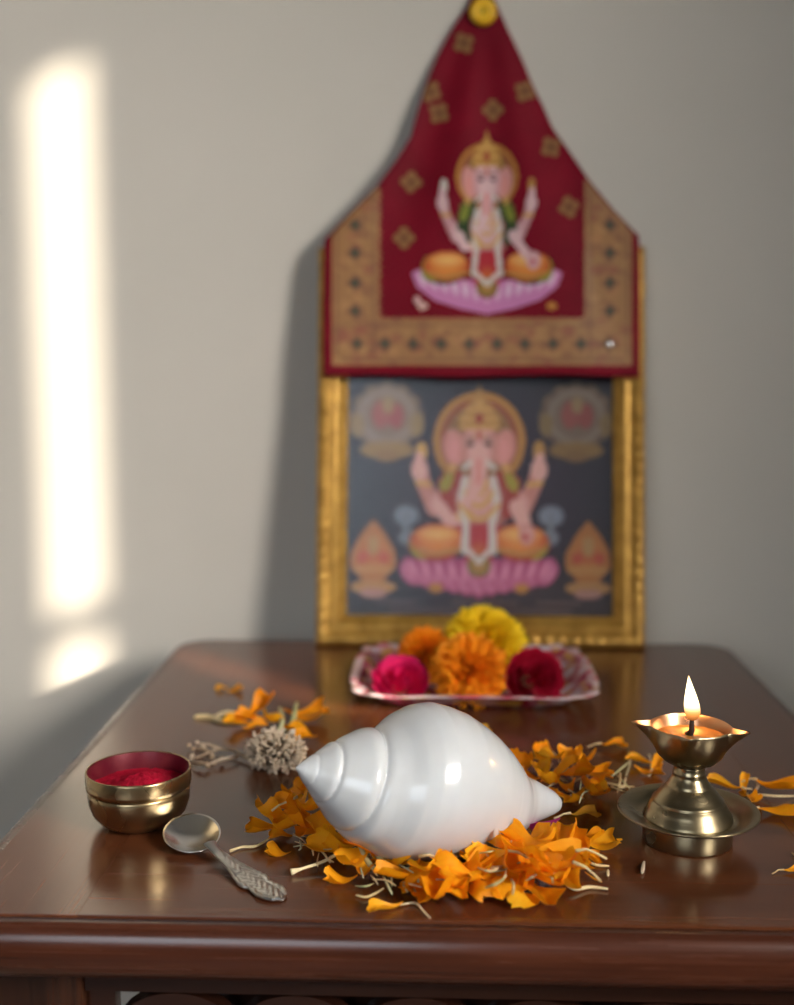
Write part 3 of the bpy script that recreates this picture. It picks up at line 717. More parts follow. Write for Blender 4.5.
# ------------------------------------------------------------------ brass oil lamp
lx, ly = .1415, .629
lamp = tag(empty('oil_lamp', (lx, ly, T)), 'brass oil lamp on a dished base with three pointed spouts, lit', 'oil lamp')
lathe('foot', [(.0236, 0), (.0246, .0), (.0249, .001), (.0249, .0105), (.0244, .0125), (.0236, .0125), (.0236, 0)], M['brass'], lamp, 96)
lathe('dish', [(.0001, .0122), (.0245, .0124), (.030, .0132), (.0365, .0158), (.0385, .0170), (.0393, .0176), (.0393, .0183), (.0385, .0184), (.0350, .0172), (.0300, .0152), (.0285, .0140), (.0255, .0136), (.0001, .0136)], M['brass'], lamp, 128)
lathe('stem', [(.0250, .0136), (.0246, .0150), (.0238, .0160), (.0222, .0195), (.0205, .0228), (.0200, .0232), (.0203, .0236), (.0190, .0245), (.0172, .0268), (.0150, .0296), (.0128, .0318), (.0122, .0322), (.0122, .0328), (.0108, .0345), (.0094, .0372), (.0088, .0390), (.0092, .0395), (.0087, .0400), (.0085, .0432), (.0086, .0438), (.0001, .0438)], M['brass'], lamp, 96)
SP = [math.radians(174), math.radians(256), math.radians(-27)]
def cup_shape(scale):
    def f(r, z, a, i):
        q = 0
        for sidx, s in enumerate(SP):
            d = (a - s + math.pi) % (2 * math.pi) - math.pi
            q += [1.0, .42, 1.0][sidx] * max(0, math.exp(-(d / .15) ** 2) * .95 + .14 * math.exp(-(d / .42) ** 2))
        k = max(0, (z - .056) / .011) ** 1.3 * scale
        return r + .0105 * q * k, z + .0006 * q * k
    return f
lathe('cup', [(.0001, .0430), (.0080, .0434), (.0092, .0438), (.0100, .0446), (.0142, .0466), (.0180, .0502), (.0204, .0550), (.0216, .0604), (.0219, .0650), (.0221, .0664), (.0215, .0668)], M['brass'], lamp, 160, cup_shape(1))
lathe('cup_lining', [(.0215, .0668), (.0206, .0650), (.0196, .0605), (.0178, .0560), (.0140, .0505), (.0001, .0470)], M['cup_inside'], lamp, 160, cup_shape(.97))
def oilf(r, z, a, i): return r, z + .0001
o = lathe('oil', [(.0001, .0604), (.0100, .0603), (.0150, .0602), (.0190, .0604), (.0194, .0606)], M['oil'], None, 64); o.location = (lx, ly, T)
tag(o, 'amber oil filling the cup of the brass lamp', 'oil')
wick = tag(empty('wick', (lx + .0003, ly - .001, T)), 'blackened cotton wick burning in the oil lamp', 'wick')
mesh_obj('wick_cord', *tube_data([(-.001, .006, .0598), (0, .003, .0612), (.0003, .0006, .0640), (0, 0, .0690), (.0003, 0, .0722)], [.0019, .0019, .0017, .0013, .0012], 10), M['wick'], wick)
fl = [(.0006, .0698), (.0024, .0705), (.0036, .0720), (.0043, .0742), (.0044, .0768), (.0041, .0798), (.0034, .0832), (.0025, .0868), (.0015, .0905), (.0007, .0935), (.0001, .0955)]
def flf(r, z, a, i): return r * (1 if abs(math.sin(a)) > 2 else 1), z
vs, fs = lathe_data(fl, 32); vs = [(x - .003 * max(0, (z - .074) / .022) + .0003, y * .8, z) for x, y, z in vs]
fo = mesh_obj('flame', vs, fs, M['flame'], wick)
pl = bpy.data.lights.new('lamp_flame', 'POINT'); pl.energy = .09; pl.color = (1, .50, .18); pl.shadow_soft_size = .006
plo = bpy.data.objects.new('lamp_flame', pl); COL.objects.link(plo); plo.location = (lx, ly, T + .083)
fo.visible_shadow = True

# ------------------------------------------------------------------ tray
tcx, tcy = .0285, .932
tray = tag(empty('tray', (tcx, tcy, T)), 'shallow rectangular tray with pink and white floral pattern holding flower heads', 'tray')
rings = [(.066, .052, .0022), (.074, .060, .0030), (.080, .066, .0062), (.086, .072, .0115), (.0925, .0785, .0150), (.0975, .0835, .0158), (.0985, .0845, .0150), (.0975, .0835, .0138), (.0915, .077, .0126), (.084, .0695, .0085), (.078, .063, .0030), (.070, .056, .0)]
def ringpts(a, b, z, n=144):
    out = []
    for k in range(n):
        t = 2 * math.pi * k / n; c, s = math.cos(t), math.sin(t); e = .32
        x = a * abs(c) ** e * (1 if c > 0 else -1); y = b * abs(s) ** e * (1 if s > 0 else -1)
        w = 1 + (.012 * math.cos(t * 12)) * (z / .015); out.append((x * w, y * w, z + .0008 * math.cos(t * 12) * (z / .015)))
    return out
vs = []; fs = []; n = 144
for r_ in rings: vs += ringpts(*r_)
for i in range(len(rings) - 1):
    for k in range(n): k2 = (k + 1) % n; fs.append((i * n + k, i * n + k2, (i + 1) * n + k2, (i + 1) * n + k))
# subdivide radially for the pattern
bm = bmesh.new(); bv = [bm.verts.new(v) for v in vs]
for f in fs: bm.faces.new([bv[i] for i in f])
bmesh.ops.subdivide_edges(bm, edges=bm.edges[:], cuts=2, use_grid_fill=True)
bm.verts.index_update(); vs = [tuple(v.co) for v in bm.verts]; fs = [tuple(v.index for v in f.verts) for f in bm.faces]; bm.free()
def traycol(x, y, z):
    a = noise.noise(Vector((x * 70, y * 70, 5))); b = noise.noise(Vector((x * 110 + 9, y * 110, 2)))
    if z > .0148: c = (206, 180, 180) if b > -.25 else (190, 70, 96)
    elif a > .22: c = (206, 196, 204)
    elif a > .02: c = (190, 140, 140)
    elif b > .22: c = (196, 146, 70)
    elif a < -.2: c = (140, 26, 50)
    else: c = (172, 84, 100)
    return srgb(*c)
mesh_obj('tray_rim', vs, fs, M['tray'], tray, cols=np.array([traycol(*v) for v in vs]))
vs, fs = [], []; nx, ny = 80, 50
for j in range(ny + 1):
    for i in range(nx + 1): vs.append((-.068 + .136 * i / nx, -.054 + .108 * j / ny, .0024))
for j in range(ny):
    for i in range(nx): a = j * (nx + 1) + i; fs.append((a, a + 1, a + nx + 2, a + nx + 1))
mesh_obj('tray_base', vs, fs, M['tray'], tray, cols=np.array([traycol(x * .8 + .3, y, 0) for x, y, z in vs]))

# ------------------------------------------------------------------ flower heads on the tray
def ray_petal(L, Wd, curl, cup, nx=6, ny=4):
    vs = []
    for i in range(nx + 1):
        t = i / nx; w = Wd * (.25 + .75 * math.sin(min(1, t * 1.25) * math.pi / 2)) * (1 if t < .85 else 1 - .35 * (t - .85) / .15)
        a = curl * t
        for j in range(ny + 1):
            s = 2 * j / ny - 1; rag = .07 * math.sin(j * 2.6) * (t > .95)
            vs.append(Vector((L * (t + rag) * math.cos(a * .5), w * s * .5, L * t * math.sin(a * .5) + cup * w * s * s)))
    fs = [(i * (ny + 1) + j, (i + 1) * (ny + 1) + j, (i + 1) * (ny + 1) + j + 1, i * (ny + 1) + j + 1) for i in range(nx) for j in range(ny)]
    return vs, fs
def bloom(name, loc, r, tilt, m, label, layers, seed, wf=.45, squash=.62, core=None, ruff=.16):
    rnd = random.Random(seed); root = tag(empty(name, loc), label, 'flower', 'flower heads on the tray')
    root.rotation_euler = tilt
    V, F_ = [], []; N = layers * 34
    for k in range(N):
        u = 1 - 1.22 * (k + .5) / N; a = k * 2.39996 + rnd.uniform(-ruff, ruff); elev = math.asin(max(-1, min(1, u)))
        vs, fs = ray_petal(r * rnd.uniform(.90, 1.06), r * wf * .62 * rnd.uniform(.85, 1.2), rnd.uniform(-.5, .5), rnd.uniform(-.9, .9))
        Mx = Matrix.Rotation(a, 4, 'Z') @ Matrix.Rotation(-elev, 4, 'Y') @ Matrix.Rotation(rnd.uniform(-.7, .7), 4, 'X')
        o = len(V); V += [Mx @ v for v in vs]; F_ += [tuple(i + o for i in f) for f in fs]
    V = [(v.x, v.y, v.z * squash * 1.25) for v in V]
    o = mesh_obj('petals', V, F_, m, root); o['kind'] = 'stuff'
    lathe('calyx', [(.0001, -r * .42), (r * .12, -r * .42), (r * .2, -r * .3), (r * .34, 0), (r * .3, r * .12), (.0001, r * .2)], M['greenish'], root, 20)
    return root
def rose(name, loc, r, tilt, m, label, seed):
    rnd = random.Random(seed); root = tag(empty(name, loc), label, 'flower', 'flower heads on the tray'); root.rotation_euler = tilt
    for li, (rr, hh, n) in enumerate(((.22, .95, 3), (.42, .95, 4), (.62, .86, 5), (.82, .70, 6), (1.0, .46, 7))):
        for k in range(n):
            a0 = 2 * math.pi * k / n + li * .7 + rnd.uniform(-.1, .1); sp = 2 * math.pi / n * 1.35; vs = []
            nx, ny = 6, 6
            for i in range(nx + 1):
                t = i / nx; rad = r * rr * (.35 + .65 * math.sin(t * math.pi / 2)) * (1 + .12 * t * t); z = r * (-.35 + (hh + .35) * t ** 1.1 * (1 - .12 * (t > .9)))
                for j in range(ny + 1):
                    s = 2 * j / ny - 1; a = a0 + s * sp / 2 * (1 - .25 * t * t); e = 1 - .05 * s * s + .03 * math.sin(s * 4 + li)
                    vs.append((rad * e * math.cos(a), rad * e * math.sin(a), z * (1 - .12 * s * s * t)))
            fs = [(i * (ny + 1) + j, (i + 1) * (ny + 1) + j, (i + 1) * (ny + 1) + j + 1, i * (ny + 1) + j + 1) for i in range(nx) for j in range(ny)]
            mesh_obj('petal', vs, fs, m, root)
    lathe('calyx', [(.0001, -r * .5), (r * .2, -r * .48), (r * .4, -r * .3), (.0001, -r * .2)], M['greenish'], root, 16)
    return root
bloom('marigold', (.0250, .888, T + .0250), .0305, (math.radians(52), 0, math.radians(-2)), M['marigold'], 'large orange marigold head at the front middle of the tray', 9, 3, .36, .66)
bloom('marigold', (.0385, .948, T + .0320), .0350, (math.radians(38), math.radians(8), 0), M['yellow'], 'yellow marigold head at the back of the tray, highest of the flowers', 8, 5, .40, .60)
bloom('marigold', (-.0110, .935, T + .0270), .0225, (math.radians(62), math.radians(-35), 0), M['marigold'], 'small orange marigold head at the back left of the tray', 7, 8, .38)
rose('rose', (-.0300, .888, T + .0145), .0205, (math.radians(40), math.radians(-10), .3), M['magenta'], 'bright pink rose head at the left of the tray', 11)
rose('rose', (.0745, .892, T + .0175), .0220, (math.radians(66), math.radians(12), .2), M['crimson'], 'dark crimson rose head on the tray right of the orange marigold', 12)

# ------------------------------------------------------------------ loose petals
def fan_petal(seed, L=.024, Wd=.017, curl=.9, wave=.25, fold=.3, notch=.18, tubeL=.010):
    rnd = random.Random(seed); nx, ny = 12, 8; vs = []
    ph1, ph2, k1 = rnd.uniform(0, 6), rnd.uniform(0, 6), rnd.uniform(5, 9)
    for i in range(nx + 1):
        t = i / nx; w = Wd * (.10 + .90 * math.sin(min(1, t * 1.12) * math.pi / 2) ** 1.5) * (1 if t < .8 else 1 - .22 * ((t - .8) / .2) ** 2)
        for j in range(ny + 1):
            s = 2 * j / ny - 1
            tip = 1 - notch * .55 * (.5 + .5 * math.cos(s * 3 * math.pi + ph1 * .2)) * max(0, (t - .8) / .2) - .16 * s * s * t
            x = L * t * tip; y = w * s * .5 * (1 - .12 * abs(fold))
            z = L * (curl * .5 * (t - .5) ** 2 * 1.4) + fold * w * s * s * .6 + wave * w * .35 * t * math.sin(s * 3.2 + ph1 + t * 2) + .05 * L * math.sin(t * k1 + ph2)
            vs.append((x - .5 * L, y + .12 * L * math.sin(t * 2.2 + ph2) * t, z))
    mz = min(v[2] for v in vs); vs = [(x, y, z - mz + .0004) for x, y, z in vs]
    fs = [(i * (ny + 1) + j, (i + 1) * (ny + 1) + j, (i + 1) * (ny + 1) + j + 1, i * (ny + 1) + j + 1) for i in range(nx) for j in range(ny)]
    st_ = None
    if tubeL:
        b = Vector(vs[ny // 2]); z0_ = b.z
        pts = [b + Vector((.0015, 0, 0)), b + Vector((-tubeL * .35, .001 * math.sin(ph1), z0_ * -.2)), b + Vector((-tubeL * .7, .003 * math.sin(ph2), -z0_ * .5)), Vector((b.x - tubeL, b.y + .005 * math.sin(ph2), .0009))]
        st_ = tube_data(pts, [.0008, .00055, .0005, .0006], 6)
    return vs, fs, st_
PRO = []
specs = [(.024, .017, .9, .3, .35, .2, .010), (.027, .015, .5, .5, .55, .15, 0), (.022, .019, 1.2, .35, .1, .28, .012), (.030, .014, .8, .2, .8, .1, .006),
         (.020, .013, .3, .5, .3, .2, .009), (.026, .020, .6, .6, .2, .3, 0), (.023, .011, 1.5, .3, .9, .1, .011), (.028, .018, -.5, .45, -.4, .22, .008)]
for i, s in enumerate(specs):
    vs, fs, tb_ = fan_petal(40 + i, *s)
    me = bpy.data.meshes.new('petal_mesh'); me.from_pydata(vs, [], fs); me.polygons.foreach_set('use_smooth', [True] * len(fs)); me.materials.append(M['petal'])
    ms = None
    if tb_: ms = bpy.data.meshes.new('stalk_mesh'); ms.from_pydata([tuple(v) for v in tb_[0]], [], tb_[1]); ms.polygons.foreach_set('use_smooth', [True] * len(tb_[1])); ms.materials.append(M['straw'])
    PRO.append((me, ms))
mey = PRO[4][0].copy(); mey.materials.clear(); mey.materials.append(M['petal_yellow'])
mep = PRO[2][0].copy(); mep.materials.clear(); mep.materials.append(M['magenta_dark'])
def petal(pos, deg, label, group=None, k=None, sc=1.0, z=0.0, tilt=(0, 0), mesh=None, name='marigold_petal', stalk=True):
    k = random.randrange(len(PRO)) if k is None else k
    o = bpy.data.objects.new(name, mesh or PRO[k][0]); COL.objects.link(o)
    o.location = (pos[0], pos[1], T + z); o.rotation_euler = (math.radians(tilt[0]), math.radians(tilt[1]), math.radians(deg)); o.scale = (sc,) * 3
    tag(o, label, 'petal', group)
    if PRO[k][1] and stalk:
        c = bpy.data.objects.new('stalk', PRO[k][1]); COL.objects.link(c); c.parent = o
    return o
def hp(px, py, z): p = tab(px, py, z); return (p.x, p.y)
# each: px, py in the photograph, direction the blade points (deg, seen from above, 0 = right, 90 = away), size, height, proto
GA, LA = 'orange petals heaped left of the conch', 'orange marigold petal in the heap under the spire end of the conch'
GB, LB = 'orange petals along the front of the conch', 'orange marigold petal in the row along the front of the white conch'
GC, LC = 'orange petals in the big heap at the conch tip', 'orange marigold petal in the large heap in front of the conch tip'
GD, LD = 'orange petals behind the conch tip', 'orange marigold petal in the heap behind the conch tip'
# x,y are the photograph's pixels of the petal's middle
heapA = [(262, 826, 200, .85, .003), (272, 815, 230, .95, .006), (285, 822, 250, 1.0, .004), (290, 808, 160, .9, .010), (302, 800, 100, .9, .012), (300, 818, 215, 1.05, .009),
         (312, 806, 40, 1.0, .012), (318, 792, 80, .95, .010), (322, 818, 260, 1.0, .010), (330, 804, 20, .9, .008), (335, 826, 300, .9, .006), (310, 832, 240, .75, .003),
         (281, 834, 200, .7, .001), (296, 792, 120, .8, .006), (308, 786, 60, .75, .010), (322, 836, 280, .7, .003), (340, 840, 10, .9, .004)]
heapB = [(325, 843, 180, .95, .006), (345, 845, 190, .9, .004), (352, 856, 210, 1.0, .007), (368, 851, 170, .95, .009), (372, 864, 250, .95, .004), (390, 858, 150, .9, .006),
         (402, 876, 205, 1.05, .005), (418, 872, 60, .95, .007), (430, 868, 250, 1.1, .010), (436, 884, 265, 1.15, .006), (448, 878, 290, 1.1, .009), (446, 862, 110, .95, .009),
         (458, 886, 300, 1.05, .006), (466, 872, 340, 1.05, .010), (474, 862, 40, .9, .009), (480, 884, 320, 1.1, .004), (488, 874, 10, .95, .007), (470, 852, 140, .9, .010),
         (486, 855, 170, 1.0, .012), (496, 862, 230, .85, .009), (412, 886, 170, .7, .002), (424, 892, 262, .8, .001), (398, 862, 330, .8, .008), (456, 868, 200, .9, .014), (492, 888, 200, .7, .001)]
heapC = [(515, 862, 235, 1.35, .010), (528, 848, 140, 1.3, .015), (540, 842, 30, 1.25, .014), (552, 852, 350, 1.25, .010), (530, 874, 250, 1.4, .007), (545, 880, 300, 1.35, .006),
         (558, 868, 200, 1.15, .012), (520, 885, 240, 1.3, .003), (538, 893, 280, 1.2, .002), (566, 862, 310, 1.15, .009), (575, 850, 20, 1.15, .008), (568, 840, 60, 1.1, .010),
         (586, 856, 330, 1.0, .005), (600, 841, 5, .95, .002), (522, 842, 190, 1.1, .014), (508, 850, 170, 1.0, .012), (512, 873, 260, 1.1, .006), (560, 880, 320, 1.0, .004),
         (548, 866, 180, 1.15, .016), (535, 858, 290, 1.2, .016), (552, 836, 100, 1.0, .008), (574, 866, 340, .95, .004), (590, 838, 15, .8, .003), (528, 898, 230, .9, .001)]
heapD = [(505, 768, 120, .95, .006), (515, 778, 60, 1.0, .008), (522, 763, 90, 1.0, .012), (530, 786, 200, 1.0, .006), (540, 770, 110, 1.1, .014), (548, 757, 140, 1.05, .016),
         (552, 782, 240, 1.1, .010), (562, 768, 30, 1.1, .016), (572, 758, 60, 1.15, .014), (578, 774, 330, 1.15, .014), (586, 786, 300, 1.1, .007), (568, 788, 250, 1.05, .006),
         (558, 795, 200, .95, .003), (592, 770, 350, 1.1, .010), (596, 788, 320, .95, .003), (538, 792, 180, .9, .003), (525, 776, 150, .9, .012), (584, 762, 80, 1.0, .010),
         (545, 748, 130, .75, .008), (512, 790, 170, .85, .002), (600, 778, 280, .9, .005), (575, 796, 230, .9, .002)]
ORD = 'first second third fourth fifth sixth seventh eighth ninth tenth eleventh twelfth thirteenth fourteenth fifteenth sixteenth seventeenth eighteenth nineteenth twentieth'.split()
for heap, lb, gr in ((heapA, 'spire end heap', GA), (heapB, 'front row before the conch', GB), (heapC, 'big heap at the conch tip', GC), (heapD, 'heap behind the conch tip', GD)):
    lay = {}
    for nm, test in (('upper', lambda z: z >= .008), ('lower', lambda z: z < .008)):
        for r_i, i in enumerate(sorted([i for i, h in enumerate(heap) if test(h[4])], key=lambda i: heap[i][0])): lay[i] = (nm, r_i)
    for i, (px, py, dg, sc, z) in enumerate(heap):
        tl = (random.uniform(-28, 28), random.uniform(-30, 18)) if z > .004 else (random.uniform(-8, 8), random.uniform(-8, 8))
        petal(hp(px, py, z + .003), dg, 'orange petal, %s from left, %s layer of the %s' % (ORD[lay[i][1]], lay[i][0], lb), gr, i % 8, sc * (.98 if gr == GD else 1.0 if gr == GC else 1.12), z, tl, stalk=(i % 3 == 0))
# loose ones that can be told apart
petal(hp(277, 856, 0), 170, 'orange petal lying flat between the spoon handle and the petal heap', k=5, sc=.62)
petal(hp(340, 883, 0), 190, 'orange petal lying flat at the front left edge of the petal row', k=5, sc=.72)
petal(hp(385, 912, .0), 215, 'orange petal lying alone nearest the front edge of the table', k=3, sc=.72, stalk=False)
petal(hp(505, 905, 0) if False else hp(412, 893, 0), 200, 'orange petal with long pale stalk just behind the one nearest the table edge', k=4, sc=.6)
petal(hp(585, 816, .002), 10, 'amber petal with pale stalk lying just right of the conch tip', k=4, sc=1.0, mesh=mey, z=.001)
petal(hp(543, 829, .010), 200, 'magenta petal tucked under the tip of the conch', k=5, sc=.95, mesh=mep, z=.0085, name='rose_petal', tilt=(0, 0), stalk=False)
petal(hp(505, 838, .002), 215, 'dark pink petal edge showing under the body of the conch', k=5, sc=1.1, mesh=mep, z=.003, name='rose_petal', stalk=False)
petal(hp(614, 749, 0), 5, 'orange petal with pale stalk at the back right of the heap behind the conch', k=4, sc=1.0, z=.001)
petal(hp(650, 776, 0), 330, 'orange petal left of the oil lamp stem, beyond its dish', k=5, sc=.85, z=.001)
petal(hp(655, 770, 0), 60, 'upright narrow orange petal beside the oil lamp dish, at its left', k=6, sc=.75, z=.002, tilt=(10, -25))
petal(hp(640, 765, 0), 170, 'thin orange petal between the lamp and the heap behind the conch', k=3, sc=.7, z=.001)
petal(hp(722, 790, 0), 160, 'orange petal just behind the right rim of the lamp dish', k=3, sc=.85, z=.001)
petal(hp(741, 790, 0), 100, 'small upright orange petal behind the right side of the lamp dish', k=6, sc=.7, z=.002, tilt=(0, -40))
petal(hp(754, 802, 0), 250, 'orange petal touching the right rim of the lamp dish', k=5, sc=.75, z=.001)
petal(hp(780, 797, 0), 320, 'long orange petal at the right edge of the photo, behind the other', k=3, sc=1.15, z=.004)
petal(hp(783, 815, 0), 5, 'orange petal at the right edge of the photo, nearer than the other', k=7, sc=1.15, z=.001)
petal(hp(796, 873, 0), 0, 'orange petal cut by the right edge of the photo near the table front', k=0, sc=.6)
petal(hp(480, 733, 0), 5, 'pale amber petal lying alone behind the top of the conch', k=3, sc=.9, mesh=mey)
for q, (px, py, dg, lb) in enumerate(((222, 690, 200, 'left one of two small orange petals lying alone at the far left of the table'), (234, 692, 20, 'right one of two small orange petals lying alone at the far left of the table'))):
    petal(hp(px, py, 0), dg, lb, k=4 + q, sc=.62, stalk=False)
for i, (px, py, dg, sc, z) in enumerate(((248, 720, 180, 1.1, .003), (262, 712, 60, 1.2, .006), (272, 722, 250, 1.1, .004), (240, 727, 210, 1.0, .001), (256, 728, 20, 1.0, .002), (308, 717, 5, 1.4, .003))):
    petal(hp(px, py, z), dg, ('leftmost', 'highest', 'rightmost', 'lowest', 'middle')[[3, 1, 2, 0, 4][i]] + ' orange petal of the small pile at the back left of the table' if i < 5 else 'bright orange petal lying right of the small back left pile', 'orange petals in the back left pile' if i < 5 else None, i, sc, z, (random.uniform(-15, 15), random.uniform(-20, 0)), stalk=False)
for px, py, dg, lb in ((292, 748, 10, 'nearer orange petal behind the dried flower head'), (300, 742, 150, 'farther orange petal behind the dried flower head')):
    petal(hp(px, py, 0), dg, lb, k=3, sc=1.0, z=.004, stalk=False)

# pale stalks and florets
def stalk(pts, w, label, group=None, m='straw', name='flower_stalk', head=0, z=.0012, n=7):
    P3 = []
    for q in pts: p = tab(q[0], q[1], q[2] if len(q) > 2 else z); P3.append(p)
    # smooth
    out = []
    for i in range(len(P3) - 1):
        a, b, c, d = P3[max(0, i - 1)], P3[i], P3[i + 1], P3[min(len(P3) - 1, i + 2)]
        for s in range(5):
            t = s / 5; out.append(.5 * ((2 * b) + (c - a) * t + (2 * a - 5 * b + 4 * c - d) * t * t + (3 * b - a - 3 * c + d) * t ** 3))
    out.append(P3[-1]); L = len(out)
    rad = [w * (.55 + .45 * math.sin(math.pi * i / (L - 1))) + head * math.exp(-(i / (L * .13)) ** 2) for i in range(L)]
    base = out[0].copy(); base.z = T
    vs, fs = tube_data([p - base for p in out], rad, n)
    o = mesh_obj(name, vs, fs, M[m]); o.location = base
    return tag(o, label, 'stalk' if name == 'flower_stalk' else 'floret', group)
stalk([(230, 851), (242, 847), (256, 846), (270, 838)], .0008, 'pale stalk curving from the spoon handle to the left petal heap', head=.0004)
stalk([(291, 872, .002), (304, 868, .003), (322, 862, .004), (340, 853, .008), (356, 848, .010)], .0009, 'long pale club-headed stalk in front of the left petal heap', head=.0013)
stalk([(356, 895), (366, 897), (376, 893), (384, 888, .003)], .0007, 'pale stalk curling on the wood at the front of the petal row')
stalk([(400, 905), (415, 903), (424, 912), (430, 918)], .0006, 'thin stalk bending towards the table edge beside the nearest petal')
stalk([(566, 885, .004), (576, 889, .002), (590, 887), (608, 889)], .0010, 'pale stalk pointing right from the heap at the conch tip, nearest the table edge')
stalk([(587, 861, .003), (596, 865, .002), (609, 866)], .0008, 'upper pale stalk reaching right from the heap at the conch tip')
stalk([(585, 872, .003), (593, 878, .002), (602, 882)], .0006, 'thin orange-tipped stalk between two pale stalks right of the big heap', m='petal_yellow')
stalk([(608, 870), (608, 876)], .0008, 'tiny pale floret lying alone right of the big petal heap', name='dried_floret')
stalk([(644, 862), (643, 868), (642, 873)], .0011, 'tiny brown floret lying alone in front of the oil lamp', name='dried_floret', m='dry')
stalk([(755, 779, .004), (758, 785, .004), (753, 794, .001)], .0012, 'pale dried floret standing behind the right rim of the lamp dish', name='dried_floret', m='dry')
stalk([(754, 794), (775, 796, .003), (796, 796)], .0008, 'long thin pale stalk running to the right edge of the photo')
stalk([(792, 853), (800, 858)], .0007, 'tiny pale crumb of stalk near the right edge of the photo', name='dried_floret')
stalk([(357, 833, .016), (361, 848, .012), (368, 862, .008), (374, 868, .008)], .0017, 'pale green floret standing in front of the conch between petals', m='greenish', name='green_floret', head=-.0006)
stalk([(370, 850, .010), (382, 848, .010), (396, 851, .008)], .0012, 'pale green floret lying right of the upright green one', m='greenish', name='green_floret')
stalk([(375, 855, .010), (384, 862, .008), (392, 866, .006)], .0013, 'pale green floret pointing down right beside the upright green one', m='greenish', name='green_floret')
stalk([(520, 775, .012), (530, 785, .010), (543, 790, .006)], .0014, 'olive green floret in the heap behind the conch tip', m='greenish', name='green_floret')
random.seed(21)
def strew(cx, cy, sx, sy, n, z, L, label, group, bias=0):
    for q, (x, y) in enumerate(sorted((random.gauss(cx, sx), random.gauss(cy, sy)) for _ in range(n))):
        a = random.uniform(0, math.pi) * .8 + bias; l = L * random.uniform(.6, 1.2)
        dx, dy = l * math.cos(a) / 2, l * math.sin(a) / 2 * .55; zz = z * random.uniform(.5, 1.3)
        stalk([(x - dx, y - dy, max(.001, zz * .6)), (x + random.uniform(-2, 2), y + random.uniform(-3, 3), zz), (x + dx, y + dy, max(.001, zz * .8))], random.uniform(.0004, .0007), label + ', %s from the left' % ORD[q], group, random.choice(['straw', 'straw', 'greenish']), head=random.choice([0, 0, .0005]), n=5)
strew(312, 846, 17, 8, 16, .006, 22, 'pale stalk in the heap under the spire', 'pale stalks in the left petal heap', -.3)
strew(395, 873, 20, 9, 20, .009, 30, 'pale stalk in the petal row before the conch', 'pale stalks in the front petal row', -.5)
strew(500, 864, 14, 10, 14, .015, 26, 'pale stalk between the front row and the big heap', 'pale stalks at the big petal heap', .9)
strew(545, 862, 18, 12, 6, .019, 20, 'pale stalk on top of the big petal heap', 'pale stalks on the big petal heap', .8)
strew(560, 778, 26, 9, 18, .016, 26, 'pale stalk in the petals behind the conch tip', 'pale stalks in the heap behind the conch', 0)
strew(622, 778, 12, 6, 7, .002, 30, 'thin pale stalk between the far heap and lamp', 'pale stalks left of the lamp', .1)
# pale dried florets of the back left pile
for pts, lb in (([(194, 717), (206, 717), (218, 719)], 'leftmost pale floret of the back left pile'), ([(214, 719), (226, 722), (240, 722)], 'lower pale floret left of the back left pile'), ([(216, 716), (228, 713), (240, 716)], 'upper pale floret left of the back left pile'),
                ([(278, 735, .004), (282, 722, .008), (280, 708, .008)], 'left one of the pale green florets at the back left pile'), ([(290, 735, .004), (293, 720, .010), (297, 703, .012)], 'upright pale green floret at the right of the back left pile'), ([(284, 730, .004), (292, 728, .006), (300, 722, .004)], 'short pale floret at the foot of the upright green one')):
    stalk(pts, .0022, lb, m='greenish' if 'green' in lb else 'straw', name='green_floret' if 'green' in lb else 'dried_floret')

# ------------------------------------------------------------------ dried flower sprig
sp = tab(276, 768); sprig = tag(empty('dried_sprig', sp), 'dried beige flower head on a thin stem behind the spire of the conch', 'dried flower')
pts = [tab(258, 764, .003) - sp, tab(243, 756, .003) - sp, tab(232, 750, .004) - sp, tab(220, 749, .004) - sp, tab(208, 753, .003) - sp, tab(196, 758, .002) - sp]
mesh_obj('stem', *tube_data(pts, [.0012, .0011, .0010, .0010, .0009, .0008], 6), M['dry'], sprig)
rnd = random.Random(4)
for a, b in (((222, 749), (196, 743)), ((212, 752), (192, 748)), ((238, 756), (206, 765)), ((208, 765), (192, 763))):
    mesh_obj('side_stem', *tube_data([tab(a[0], a[1], .0035) - sp, tab((a[0] + b[0]) / 2, (a[1] + b[1]) / 2 - 1, .0045) - sp, tab(b[0], b[1], .003) - sp], [.001, .0013, .0008], 6), M['dry'], sprig)
bm = bmesh.new(); bmesh.ops.create_icosphere(bm, subdivisions=1, radius=.0016); bud = bpy.data.meshes.new('bud_mesh')
for v in bm.verts: v.co.z *= 1.6
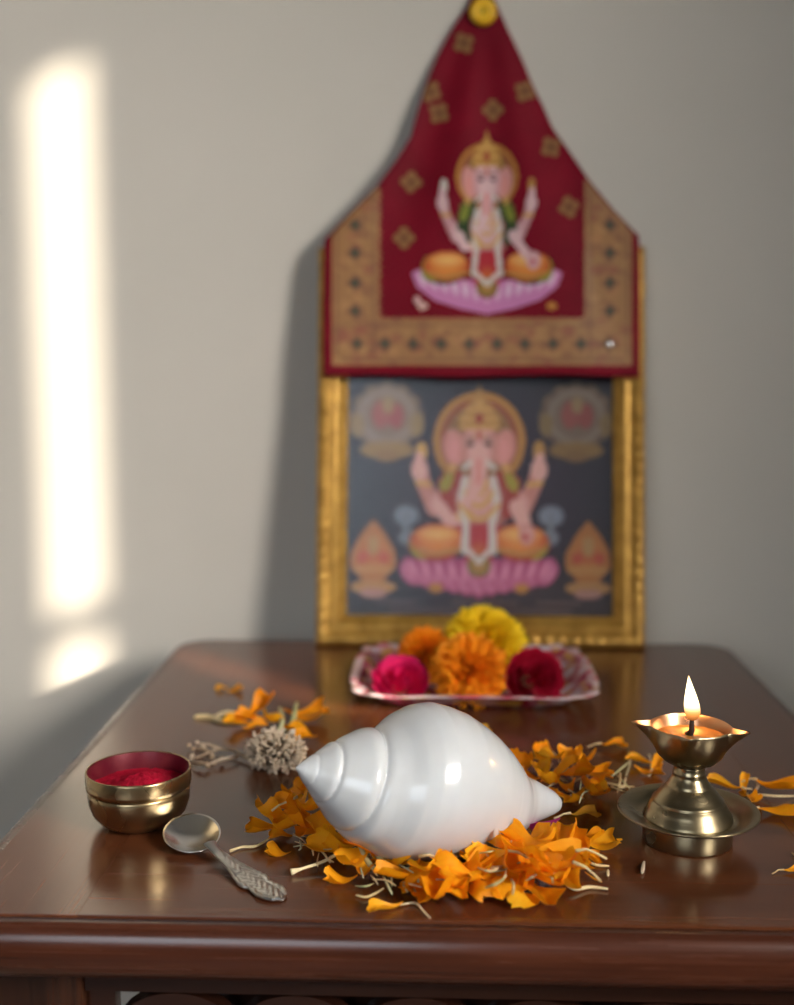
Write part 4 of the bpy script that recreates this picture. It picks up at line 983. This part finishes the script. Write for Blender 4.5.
bm.to_mesh(bud); bm.free(); bud.materials.append(M['dry']); bud.polygons.foreach_set('use_smooth', [True] * len(bud.polygons))
for (px, py) in ((197, 743), (193, 749), (203, 746), (214, 748), (199, 764), (207, 765), (215, 762), (221, 759), (192, 757), (189, 745), (212, 756)):
    o = bpy.data.objects.new('bud', bud); COL.objects.link(o); o.parent = sprig; o.location = tab(px, py, .0035) - sp; o.rotation_euler = (rnd.uniform(0, 3), rnd.uniform(0, 3), 0); s = rnd.uniform(.8, 1.3); o.scale = (s, s, s)
parts = []; hc = Vector((.0, .0, .0115))
tiny = []
for k in range(430):
    u = rnd.uniform(-1, 1); a = rnd.uniform(0, 2 * math.pi); q = math.sqrt(1 - u * u); rr = rnd.uniform(.72, 1.06)
    d = Vector((q * math.cos(a), q * math.sin(a), u))
    c = hc + Vector((d.x * .0165, d.y * .0175, max(-.0098, d.z * .0130))) * rr
    c += Vector((-.006, .006, 0)) * (d.x * -.4)
    dv = (d + Vector((rnd.uniform(-.7, .7), rnd.uniform(-.7, .7), rnd.uniform(-.4, .7)))).normalized()
    l = rnd.uniform(.0020, .0040)
    parts.append(tube_data([c - dv * l, c, c + dv * l * .7, c + dv * l], [.0004, .0005, .0011, .0006], 5))
o = mesh_obj('florets', *join(parts), M['dry'], sprig); o['kind'] = 'stuff'
parts = []
bm = bmesh.new(); bmesh.ops.create_icosphere(bm, subdivisions=3, radius=1)
for v in bm.verts: v.co = Vector((v.co.x * .0105, v.co.y * .0115, v.co.z * .0085)) * (1 + .12 * noise.noise(v.co * 3)) + hc * .95
bm_obj('dark_core', bm, M['dry_dark'], sprig, True)  # dark blob added to deepen the gaps between the florets
for k in range(150):
    a = rnd.uniform(0, 2 * math.pi); e = rnd.uniform(.1, 1.4)
    d = Vector((math.cos(a) * math.cos(e) * .014, math.sin(a) * math.cos(e) * .015, math.sin(e) * .010))
    parts.append(tube_data([hc * .45 + Vector((-.004, 0, 0)), hc * .7 + d * .5, hc + d * .85], [.0006, .0005, .0003], 5))
o = mesh_obj('twigs', *join(parts), M['dry_dark'], sprig); o['kind'] = 'stuff'
